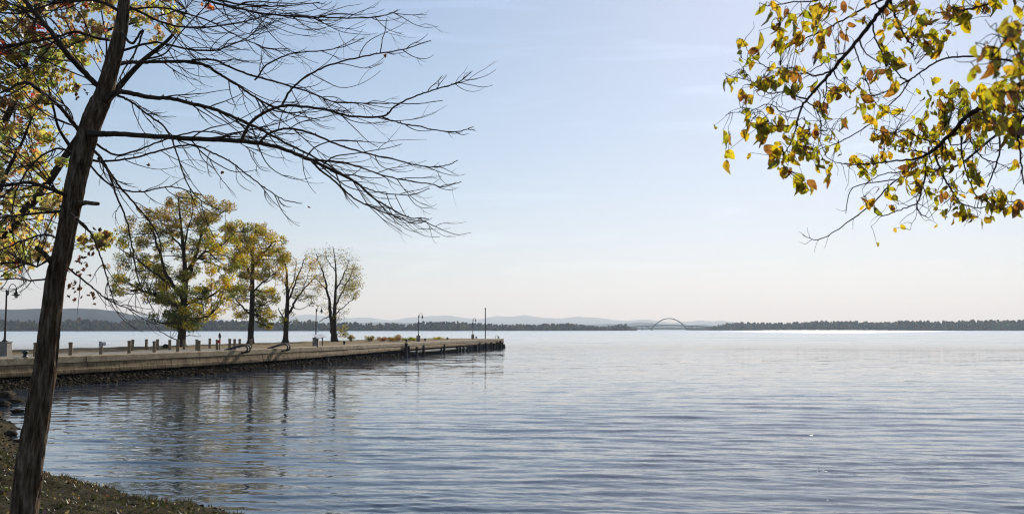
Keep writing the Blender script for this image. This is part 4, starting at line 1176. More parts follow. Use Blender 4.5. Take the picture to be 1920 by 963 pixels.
# (outline in photo pixels with diameter, start depth, end depth, number of twigs, twig length)
BR = [
 ([(168, 250, 17), (200, 251, 13), (225, 251, 12), (310, 257, 11), (400, 262, 10.5), (452, 265, 10), (495, 270, 9), (538, 282, 8), (591, 303, 7), (629, 322, 6), (667, 341, 5), (696, 368, 4), (734, 392, 3.2), (765, 407, 2.6), (803, 410, 2)], 9.0, 8.2, 16, .55),
 ([(452, 265, 8), (460, 248, 7.5), (471, 229, 7), (503, 207, 6.2), (538, 198, 6), (575, 201, 5.5), (610, 205, 5), (653, 217, 4.5), (715, 219, 4), (744, 197, 3.4), (782, 179, 3), (820, 167, 2.6), (858, 155, 2.3), (883, 136, 1.8)], 8.6, 7.9, 11, .40),
 ([(715, 219, 3.4), (734, 226, 3), (760, 233, 2.8), (782, 236, 2.6), (820, 245, 2.3), (854, 247, 2.1), (888, 238, 1.7)], 8.1, 7.8, 4, .2),
 ([(488, 266, 6), (500, 253, 5.5), (515, 246, 5), (543, 241, 4.8), (591, 253, 4.4), (629, 270, 4), (687, 287, 3.5), (734, 298, 3), (782, 310, 2.6), (815, 313, 2.3), (844, 308, 2), (858, 300, 1.7)], 8.6, 8.6, 9, .38),
 ([(560, 290, 5), (581, 299, 4.6), (629, 303, 4.2), (667, 311, 3.7), (706, 325, 3.2), (753, 337, 2.8), (806, 345, 2.4), (830, 350, 2.1), (866, 340, 1.7)], 8.5, 8.9, 8, .35),
 ([(585, 303, 5), (600, 318, 4.4), (629, 341, 4), (658, 368, 3.4), (687, 384, 3), (734, 403, 2.5), (777, 419, 2), (800, 413, 1.7)], 8.5, 8.1, 8, .32),
 ([(529, 197, 5), (543, 172, 4.6), (567, 148, 4.2), (601, 129, 3.9), (639, 116, 3.6), (687, 105, 3.1), (715, 100, 2.8), (763, 91, 2.3), (808, 76, 1.8)], 8.5, 8.2, 8, .35),
 ([(713, 99, 2.4), (716, 80, 2.1), (722, 55, 1.8), (725, 34, 1.5)], 8.3, 8.3, 0, .1),
 ([(196, 190, 16), (205, 181, 13), (219, 173, 12), (239, 174, 11), (279, 182, 10), (319, 185, 9), (359, 194, 8.5), (399, 204, 8), (448, 224, 7), (495, 246, 6), (543, 272, 5), (581, 290, 4.6), (620, 312, 4), (648, 330, 3.6), (687, 353, 3), (725, 363, 2.6), (772, 365, 2.2), (806, 353, 1.8)], 9.0, 9.5, 18, .5),
 ([(222, 120, 11), (240, 117, 9), (264, 117, 8.5), (299, 116, 8), (349, 115, 7.5), (384, 122, 7), (405, 135, 6.5), (424, 147, 6), (450, 163, 5.4), (478, 182, 5), (510, 200, 4), (550, 215, 3), (600, 225, 2.2)], 9.1, 10.0, 14, .5),
 ([(360, 113, 5.5), (400, 112, 5), (429, 125, 4.8), (471, 141, 4.6), (534, 158, 4), (591, 177, 3.6), (624, 191, 3.2), (667, 193, 2.8), (734, 194, 2.4), (782, 195, 2.1), (830, 189, 1.7)], 9.4, 9.2, 10, .4),
 ([(478, 150, 4), (484, 143, 4), (500, 122, 3.6), (534, 105, 3.2), (562, 98, 3), (610, 95, 2.6), (648, 86, 2.2), (682, 72, 1.7)], 9.2, 9.0, 6, .3),
 ([(240, -30, 9), (280, -28, 7.5), (330, -18, 6.5), (400, 5, 5.5), (429, 12, 5), (495, 26, 4.4), (558, 31, 4), (615, 33, 3.4), (687, 34, 2.7), (725, 28, 2.1), (746, 19, 1.6)], 9.0, 8.6, 16, .45),
 ([(236, 10, 7), (300, 40, 5), (350, 52, 4.5), (400, 50, 4), (448, 43, 3.4), (500, 30, 2.6), (560, 22, 1.8)], 9.1, 9.9, 10, .4),
 ([(230, 95, 6), (290, 80, 5), (350, 92, 4.2), (400, 95, 4), (429, 86, 3.4), (467, 69, 2.6), (484, 52, 1.8)], 9.0, 8.4, 10, .4),
 ([(235, -10, 7), (300, -12, 6), (380, -5, 5), (450, 8, 4), (520, 12, 3), (600, 5, 2)], 9.1, 8.4, 10, .4),
 ([(166, 300, 7), (200, 302, 5), (250, 296, 4.2), (310, 280, 4), (360, 272, 3.8), (400, 287, 3.5), (429, 301, 3.2), (457, 322, 3), (495, 351, 2.5), (534, 375, 2.1), (567, 381, 1.7)], 9.0, 8.3, 9, .35),
 ([(178, 284, 7), (192, 300, 6), (204, 324, 5), (219, 369, 4.2), (238, 415, 3.6), (249, 470, 3), (262, 530, 2.4), (290, 585, 1.6)], 8.9, 8.3, 8, .35),
 ([(184, 296, 7), (204, 320, 5.5), (224, 349, 4.8), (255, 385, 4), (280, 415, 3.4), (299, 449, 2.9), (306, 500, 2.2), (325, 555, 1.6)], 8.9, 9.4, 8, .3),
 ([(218, 178, 6), (245, 190, 5), (269, 209, 4.5), (309, 239, 4), (329, 279, 3.4), (345, 330, 2.8), (372, 372, 2.2), (415, 395, 1.6)], 8.9, 8.3, 10, .4),
 ([(167, 260, 6), (215, 290, 4.6), (262, 280, 4), (320, 258, 3.4), (385, 246, 2.8), (440, 262, 2.2), (480, 290, 1.6)], 9.0, 8.2, 7, .35),
 ([(227, 60, 6), (248, 82, 5.4), (262, 62, 5), (268, 60, 4.6), (252, 100, 4), (228, 140, 3), (224, 165, 2)], 8.8, 8.5, 3, .3),
 ([(160, 300, 5), (205, 345, 4), (260, 360, 3.2), (320, 350, 2.6), (380, 366, 2)], 8.9, 8.5, 6, .3),
 ([(228, 20, 5), (300, 15, 4), (380, 35, 3.4), (450, 70, 2.8), (500, 90, 2.2), (545, 92, 1.6)], 9.1, 9.6, 9, .4),
 # to the left
 ([(196, 172, 15), (182, 160, 13), (150, 127, 12.5), (125, 100, 12), (100, 65, 11), (75, 35, 10), (45, 0, 9.5), (10, -50, 8), (-40, -110, 6)], 9.0, 8.4, 10, .5),
 ([(160, 258, 12), (140, 235, 10), (120, 209, 9), (100, 190, 8.5), (75, 170, 8), (50, 155, 7), (20, 165, 5), (-30, 190, 3)], 9.0, 8.4, 10, .5),
 ([(132, 372, 10), (105, 358, 8.5), (80, 349, 8), (50, 342, 7.5), (0, 349, 6.5), (-50, 352, 5)], 9.0, 8.6, 12, .5),
 ([(150, 300, 6), (120, 280, 5), (90, 285, 4.4), (55, 315, 4), (30, 360, 3.4), (22, 420, 2.6), (30, 470, 2)], 9.0, 8.4, 9, .4),
 ([(125, 395, 6), (90, 398, 5.5), (50, 402, 5), (0, 408, 4), (-30, 415, 3)], 9.0, 8.5, 10, .4),
 ([(205, 75, 8), (175, 70, 6), (140, 60, 5.5), (100, 72, 5), (50, 80, 4.6), (0, 90, 4), (-40, 97, 3)], 9.1, 8.6, 10, .5),
 ([(222, 20, 8), (190, 4, 6), (150, 0, 5.5), (95, 8, 5), (45, 24, 4.6), (0, 24, 4), (-30, 20, 3)], 9.1, 8.8, 10, .5),
 ([(105, 520, 4), (60, 525, 4), (30, 522, 3.6), (0, 524, 3), (-30, 528, 2.5)], 9.0, 8.4, 7, .35),
 ([(118, 450, 5), (85, 440, 4.4), (40, 452, 4), (0, 470, 3)], 9.0, 8.3, 9, .4),
 ([(125, 500, 5), (150, 520, 4), (175, 540, 3.4), (200, 560, 2.8), (240, 578, 2.2), (275, 590, 1.6)], 8.8, 8.3, 7, .25),
 ([(132, 400, 5), (165, 430, 4), (185, 470, 3.4), (200, 520, 2.8), (215, 570, 2)], 8.8, 8.6, 7, .3),
]
rg = random.Random(77)
for pl, da, db, nt_, tl in BR:
    cv = curve3(pl, da, db, 0.12, rg.uniform(0, 6))
    pts = [c[0] for c in cv]; rad = [c[1] * px_m(8.8) / 2 * 0.84 for c in cv]
    for i in range(3, len(pts)):
        pts[i] = pts[i] + Vector((rg.uniform(-1, 1), 0, rg.uniform(-1, 1))) * 0.004
    m = MB(); m.tube(pts, rad, 9, rough=0.04)
    for i in range(4, len(pts) - 1, 2):      # buds and knuckles
        if rg.random() < 0.5 and rad[i] < 0.02:
            m.tube([pts[i], pts[i] + Vector((rg.uniform(-1, 1), rg.uniform(-1, 1), 1.0)).normalized() * (0.012 + rad[i])], [rad[i] * 0.7, rad[i] * 0.3], 4)
    br = m.build('branch', M['bark_dark'], bare, smooth=True)
    tw = MB()
    n = len(pts)
    nt_ = int(nt_ * (1.6 if pl[0][1] < 100 else 1.1))
    for k in range(nt_):
        i = int(n * (0.12 + 0.84 * rg.random())); i = min(max(i, 1), n - 2)
        tan = (pts[i + 1] - pts[i - 1]).normalized()
        ln = tl * rg.uniform(0.6, 1.9) * (1.3 - 0.75 * i / n)
        twig_from(tw, pts[i], tan, ln, max(min(rad[i] * 0.55, 0.0070), 0.0044), rg, 2 if ln > 0.3 else 1, up=rg.choice((0.5, 0.8, 1.1, 1.4)))
    if nt_:
        o = tw.build('twigs', M['bark_dark'], br, smooth=True); o['kind'] = 'stuff'
for pl in ([(145, 383, 12), (160, 380, 9), (172, 381, 7.5), (184, 382, 7)], [(95, 490, 11), (84, 477, 9), (72, 467, 8.5), (69, 464, 8)]):
    cv = curve3(pl, 8.95, 8.7, 0, 0); m = MB(); m.tube([c[0] for c in cv], [c[1] * px_m(8.8) / 2 for c in cv], 9, rough=0.08); m.build('broken_stub', M['bark'], bare, smooth=True)
# brown curled keys still hanging
cen = []; 
for px, py, n_ in ((150, 485, 9), (158, 505, 10), (135, 540, 8), (148, 552, 9), (175, 548, 5), (165, 470, 6), (132, 520, 6), (195, 430, 3), (140, 165, 6), (150, 180, 5), (575, 393, 1), (732, 112, 1), (270, 330, 2), (420, 330, 1)):
    for i in range(n_): cen.append(tuple(P(px + rg.gauss(0, 9), py + rg.gauss(0, 9), 8.7 + rg.uniform(-.2, .2))))
o = leaf_cloud('dead_leaves', cen, [0.01] * len(cen), [2] * len(cen), [(0.16, 0.07, 0.04)] * len(cen), 0.042, bare, M['leaf_tint'], seed=9); o['kind'] = 'stuff'

# ---------------------------------------------------------------- leafy tree behind it, at the left border
D2 = 14.5
base2 = P(-330, 1000, D2); base2.z = float(ground_h(np.array([base2.x]), np.array([base2.y]))[0]) 
leafy = thing('leafy_tree', base2, 'yellow and red autumn tree behind the bare one, at the left border', 'tree')
def tube_px(pl, da, db, name, parent, material, sides=10, mult=1.0):
    cv = curve3(pl, da, db, 0.0, 0)
    pts = [c[0] for c in cv]; rad = [c[1] * px_m(da) / 2 * mult for c in cv]
    m = MB(); m.tube(pts, rad, sides, rough=0.05); return m.build(name, material, parent, smooth=True), pts, rad
_, tp, tr_ = tube_px([(-330, 1010, 60), (-300, 900, 50), (-255, 780, 44), (-190, 660, 40), (-115, 570, 36), (-60, 515, 24), (0, 453, 19), (33, 412, 17), (66, 373, 16), (100, 328, 14), (133, 277, 12.5), (170, 225, 11.5), (205, 185, 13), (234, 150, 11), (270, 112, 9), (320, 70, 6), (350, 20, 4)], D2, D2, 'trunk', leafy, M['bark_far'], 14)
nodes2 = list(zip(tp, tr_))[30:]
for pl, da, db in (([(-190, 660, 30), (-150, 560, 24), (-90, 420, 20), (-50, 330, 17), (-10, 262, 15), (20, 205, 13), (42, 160, 12), (75, 128, 11), (100, 106, 10), (130, 84, 10), (165, 69, 8), (207, 55, 6), (270, 38, 4), (350, 15, 2.5)], D2, 15.5),
                   ([(-90, 420, 20), (-90, 300, 17), (-70, 180, 14), (-40, 80, 11), (-10, -20, 8)], D2, 13.5), ([(42, 160, 9), (50, 110, 8), (60, 60, 6), (80, 0, 4.5), (100, -60, 3)], 15, 14.4),
                   ([(0, 453, 12), (-10, 400, 9), (10, 330, 7), (40, 270, 5), (60, 220, 3)], D2, 13.2), ([(-60, 515, 10), (-20, 500, 7), (30, 490, 5), (70, 500, 3)], D2, 13), ([(66, 373, 8), (100, 380, 6), (130, 400, 4), (175, 440, 2.5), (205, 448, 1.8)], D2, 14.5),
                   ([(133, 277, 7), (110, 240, 5), (100, 200, 3.6), (90, 160, 2.4)], D2, 13.4), ([(170, 225, 6), (190, 150, 4.5), (200, 90, 3.4), (190, 20, 2.4)], D2, 15.2), ([(270, 112, 4), (310, 100, 3), (340, 60, 2.4), (390, 8, 1.8)], D2, 14)):
    _, a, b_ = tube_px(pl, da, db, 'limb', leafy, M['bark_far'])
    nodes2 += list(zip(a, b_))[3:]
r2 = random.Random(5)
cen = []; rad = []; cnt = []; cols = []; tw = MB()
RED = (0.50, 0.15, 0.08); YG = (0.42, 0.40, 0.11); YL = (0.66, 0.52, 0.17); BRO = (0.42, 0.28, 0.14)
def zone(poly, n_, rp, nl, redp):
    x0 = min(p[0] for p in poly); x1 = max(p[0] for p in poly); y0 = min(p[1] for p in poly); y1 = max(p[1] for p in poly)
    g = 0
    while g < n_:
        x, y = r2.uniform(x0, x1), r2.uniform(y0, y1)
        if not in_poly(x, y, poly): continue
        g += 1
        d = D2 + r2.uniform(-2.2, 2.8); c = P(x, y, d); rr = rp * r2.uniform(0.6, 1.3)
        q = r2.random()
        col = RED if r2.random() < redp else (mixc(YG, YL, r2.random()) if q < 0.72 else mixc(BRO, YL, r2.random() * 0.5))
        cen.append(tuple(c)); rad.append(rr * px_m(d)); cnt.append(int(nl * r2.uniform(0.5, 1.5))); cols.append(col)
        bn = min(nodes2, key=lambda s_: (s_[0] - c).length); a = bn[0]; L_ = (c - a).length
        mid = a.lerp(c, 0.5) + Vector((0, 0, 0.08 * L_)); r0 = min(bn[1] * .5, 0.006 + 0.004 * L_)
        cp = [Vector(s_) for s_ in catmull([tuple(a), tuple(mid), tuple(c)], 4)]
        tw.tube(cp, [r0 * (1 - .7 * i / (len(cp) - 1)) for i in range(len(cp))], 4, cap=False)
zone([(-140, -140), (210, -140), (200, 30), (160, 90), (150, 170), (40, 200), (-140, 200)], 210, 22, 36, 0.08)
zone([(160, -120), (330, -120), (340, 60), (260, 110), (170, 120)], 50, 20, 18, 0.06)
zone([(330, -60), (470, -60), (470, 12), (400, 18), (330, 14)], 12, 14, 18, 0.7)
zone([(-140, 180), (70, 200), (120, 260), (90, 330), (110, 400), (70, 450), (20, 470), (-140, 480)], 150, 22, 23, 0.03)
zone([(-140, 440), (60, 440), (80, 480), (20, 520), (-10, 545), (-140, 560)], 60, 20, 20, 0.0)
zone([(130, 430), (205, 435), (205, 458), (150, 465)], 9, 12, 18, 0.0)
zone([(60, 300), (120, 300), (120, 470), (70, 470)], 20, 16, 14, 0.05)
o = tw.build('twigs', M['bark_dark'], leafy); o['kind'] = 'stuff'
leaf_cloud('crown', cen, rad, cnt, cols, 0.092, leafy, M['leaf_thin'], lobed=True, seed=12, droop=0.6)

# ---------------------------------------------------------------- overhanging tree at the right
right = thing('overhanging_tree', (4.6, 3.2, 1.5), 'branches of a broad-leaved tree hanging into the sky at the top right', 'tree')
m = MB(); m.tube([(4.6, 3.2, 1.3), (4.6, 3.2, 1.8), (4.5, 3.25, 3.2), (4.3, 3.4, 4.6), (4.2, 3.6, 6.2), (4.2, 3.8, 8.0)], [0.24, 0.18, 0.16, 0.14, 0.11, 0.06], 16, rough=0.05); m.build('trunk', M['bark'], right, smooth=True)
RB = [  # (outline px with diameter, depth start, depth end, material)
 ([(2400, -260, 22), (2000, -200, 16), (1800, -110, 13), (1700, -40, 11), (1669, 0, 10), (1644, 30, 9.5), (1604, 80, 8.5), (1569, 122, 7.5), (1549, 147, 7), (1524, 174, 6), (1504, 199, 5), (1494, 234, 3.6), (1484, 265, 2.6), (1470, 290, 1.8)], 4.2, 5.2, 'd'),
 ([(1557, 134, 4.6), (1529, 143, 4), (1504, 132, 3.4), (1489, 128, 3), (1454, 127, 2.5), (1435, 125, 2.2), (1407, 102, 1.8), (1392, 75, 1.4)], 5.2, 5.5, 'd'),
 ([(1514, 186, 4.2), (1484, 178, 3.6), (1464, 173, 3), (1440, 174, 2.6), (1420, 162, 2.2), (1400, 150, 1.9), (1370, 143, 1.4)], 5.2, 5.0, 'd'),
 ([(1800, -60, 6), (1690, -15, 5), (1620, 15, 4.4), (1574, 42, 3.8), (1537, 60, 3.3), (1514, 71, 2.8), (1489, 77, 2.3), (1455, 95, 1.8), (1440, 110, 1.4)], 5.4, 5.6, 'd'),
 ([(1584, 100, 3.4), (1564, 105, 3), (1539, 122, 2.4), (1515, 135, 1.8), (1480, 150, 1.4)], 5.3, 5.7, 'd'),
 ([(1669, 0, 6), (1678, 28, 5.4), (1690, 55, 4.8), (1704, 78, 4), (1715, 86, 3)], 5.2, 5.3, 'd'),
 ([(1637, 45, 4), (1640, 68, 3.6), (1650, 92, 3.4), (1668, 120, 3.2), (1690, 145, 3), (1706, 152, 2.4)], 5.2, 5.4, 'd'),
 ([(1549, 147, 3), (1549, 175, 2.6), (1544, 195, 2.2), (1547, 220, 1.8), (1552, 245, 1.4)], 5.3, 5.2, 'd'),
 ([(1602, 88, 3.2), (1615, 125, 2.8), (1627, 158, 2.6), (1634, 182, 2.2), (1650, 200, 1.8), (1690, 225, 1.5)], 5.3, 5.6, 'd'),
 ([(1504, 199, 3), (1470, 210, 2.4), (1440, 195, 2), (1400, 212, 1.7), (1385, 210, 1.5), (1360, 215, 1.2)], 5.2, 5.5, 'd'),
 ([(1494, 234, 2.8), (1470, 236, 2.4), (1445, 232, 2), (1430, 210, 1.5)], 5.2, 5.0, 'd'),
 ([(1512, 190, 3), (1530, 205, 2.6), (1540, 235, 2.2), (1538, 262, 2), (1548, 290, 1.7), (1565, 303, 1.7), (1600, 309, 2), (1640, 306, 2.4)], 5.2, 6.0, 'd'),
 ([(1920, 120, 5.5), (1860, 108, 4.8), (1813, 106, 4.4), (1764, 113, 4), (1724, 137, 3.8), (1706, 150, 3.6), (1669, 168, 3), (1634, 181, 2.2)], 6.6, 6.6, 'g'),
 ([(1706, 150, 3.2), (1690, 175, 3), (1666, 199, 2.8), (1644, 224, 2.6), (1584, 262, 2.4), (1540, 278, 1.6), (1520, 290, 1.2)], 6.6, 6.8, 'g'),
 ([(2450, -120, 30), (2150, 30, 22), (2000, 110, 17), (1920, 155, 14), (1874, 177, 12.5), (1849, 194, 11.5), (1812, 219, 10), (1794, 239, 9), (1767, 266, 8), (1746, 285, 7), (1716, 298, 5), (1681, 301, 3.6), (1640, 306, 2.8), (1600, 309, 2)], 4.6, 6.3, 'd'),
 ([(1750, 283, 5), (1762, 312, 4.5), (1773, 338, 4), (1789, 363, 3.5), (1805, 382, 3), (1838, 390, 2.4), (1870, 378, 1.8)], 6.2, 6.0, 'd'),
 ([(1737, 290, 4.6), (1734, 333, 4), (1724, 371, 3.4), (1719, 387, 3), (1728, 402, 2.4), (1742, 408, 1.6)], 6.2, 6.1, 'd'),
 ([(1719, 382, 3), (1689, 393, 2.6), (1654, 404, 2.2), (1640, 398, 1.6)], 6.1, 6.3, 'd'),
 ([(1722, 298, 3.4), (1690, 322, 2.8), (1660, 325, 2.2), (1620, 345, 1.6)], 6.2, 6.5, 'd'),
 ([(1767, 266, 4), (1730, 262, 3.2), (1700, 245, 2.6), (1670, 250, 2), (1630, 240, 1.6)], 6.1, 5.9, 'd'),
 ([(1740, 288, 3.6), (1705, 280, 2.8), (1670, 268, 2.2), (1640, 250, 1.6)], 6.2, 6.5, 'd'),
 ([(1820, 215, 5), (1818, 250, 4), (1826, 275, 3.2), (1845, 298, 2.6), (1870, 305, 2.2), (1895, 317, 1.6)], 6.0, 6.0, 'd'),
 ([(1800, 235, 4), (1805, 300, 3.4), (1820, 345, 3), (1838, 372, 2.4), (1875, 372, 1.8), (1895, 385, 1.3)], 6.0, 5.7, 'd'),
 ([(2050, 160, 9), (1980, 205, 7), (1920, 235, 6), (1870, 252, 5.4), (1830, 285, 4.8), (1789, 313, 4.2), (1740, 322, 3.8), (1680, 338, 3.4), (1640, 378, 3), (1600, 409, 2.6), (1560, 437, 2.2), (1532, 449, 1.9), (1505, 441, 1.4)], 7.2, 7.2, 'g'),
 ([(2010, 130, 7), (1950, 180, 6), (1910, 240, 5), (1913, 285, 4.2), (1919, 345, 3.2)], 4.4, 4.4, 'd'),
 ([(1950, 150, 6), (1880, 215, 5), (1873, 290, 4), (1851, 352, 2.4)], 7.6, 7.6, 'g'),
 ([(1640, -60, 5), (1590, -20, 4), (1540, 0, 3.4), (1480, 5, 2.8), (1440, 12, 2)], 4.7, 4.8, 'd'),
 ([(2300, -180, 14), (2050, -90, 9), (1900, -20, 6), (1850, 8, 5), (1800, 20, 4), (1780, 10, 3)], 4.4, 5.2, 'd'),
 ([(2300, -60, 12), (2060, -10, 8), (1960, 30, 6), (1900, 60, 4.5), (1860, 110, 3.5)], 3.2, 2.9, 'd'),
 ([(1678, 336, 2.6), (1600, 352, 2.2), (1585, 400, 1.6)], 7.2, 7.4, 'g'),
]
rb = random.Random(21); rnodes = []
for pl, da, db, mm in RB:
    cv = curve3(pl, da, db, 0.05, rb.uniform(0, 6)); pts = []; rad = []
    n = len(cv)
    for i, (p, w_) in enumerate(cv):
        dd = da + (db - da) * i / (n - 1)
        pts.append(p + Vector((rb.uniform(-1, 1), 0, rb.uniform(-1, 1))) * (0.0035 if i > 1 else 0)); rad.append(w_ * px_m(dd) / 2 * 0.86)
    m = MB(); m.tube(pts, rad, 7, rough=0.08)
    br = m.build('branch', M['bark_dark'] if mm == 'd' else M['twig_grey'], right, smooth=True)
    tw = MB()
    for i in range(3, n - 1):
        if rad[i] > 0.011 or rb.random() < 0.35: continue
        if rb.random() < 0.5:
            tan = (pts[i + 1] - pts[i - 1]).normalized()
            side = Vector((rb.gauss(0, 1), rb.gauss(0, .6), rb.gauss(-.2, 1))); side = (side - tan * side.dot(tan)).normalized()
            dirn = (tan * rb.uniform(0.3, 0.9) + side).normalized(); q = pts[i]; tp_ = [q]
            L_ = rb.uniform(0.05, 0.17)
            for k in range(4):
                dirn = (dirn + Vector((rb.gauss(0, .28), rb.gauss(0, .28), rb.gauss(0, .28)))).normalized(); q = q + dirn * L_ / 4; tp_.append(q)
            tw.tube(tp_, [max(rad[i] * .5, .0018) * (1 - .12 * k) for k in range(5)], 4, cap=False)
            if mm == 'd': rnodes += [(p, .002) for p in tp_[1:]]
    if tw.n:
        o = tw.build('twigs', M['bark_dark'] if mm == 'd' else M['twig_grey'], br); o['kind'] = 'stuff'
    if mm == 'd': rnodes += [(p, r_) for p, r_ in zip(pts, rad) if r_ < 0.02]

def leaf_mesh(seed):
    r = random.Random(seed); n = 7
    cup = r.uniform(0.05, 0.75); curl = r.uniform(-0.4, 1.0); tw_ = r.uniform(-1.1, 1.1)
    V = []; half = [0.0, 0.24, 0.34, 0.36, 0.31, 0.20, 0.0]
    for i in range(n):
        t = i / (n - 1); x = t
        z0 = -curl * t * t * 0.6
        w_ = half[i] * r.uniform(0.92, 1.08)
        a = tw_ * t
        for s_ in (-1, 0, 1):
            y = s_ * w_; z = z0 + abs(s_) * w_ * cup + (0.03 * math.sin(i * 2.1 + s_))
            V.append((x, y * math.cos(a) - z * math.sin(a), y * math.sin(a) + z * math.cos(a)))
    Fc = []
    for i in range(n - 1):
        for s_ in (0, 1):
            Fc.append((i * 3 + s_, i * 3 + s_ + 1, (i + 1) * 3 + s_ + 1, (i + 1) * 3 + s_))
    me = bpy.data.meshes.new('leaf'); me.from_pydata([(x * 1.0, y, z) for x, y, z in V], [], Fc)
    me.materials.append(M['leaf_near']); me.polygons.foreach_set('use_smooth', [True] * len(me.polygons)); me.update()
    return me
LM = [leaf_mesh(i) for i in range(14)]
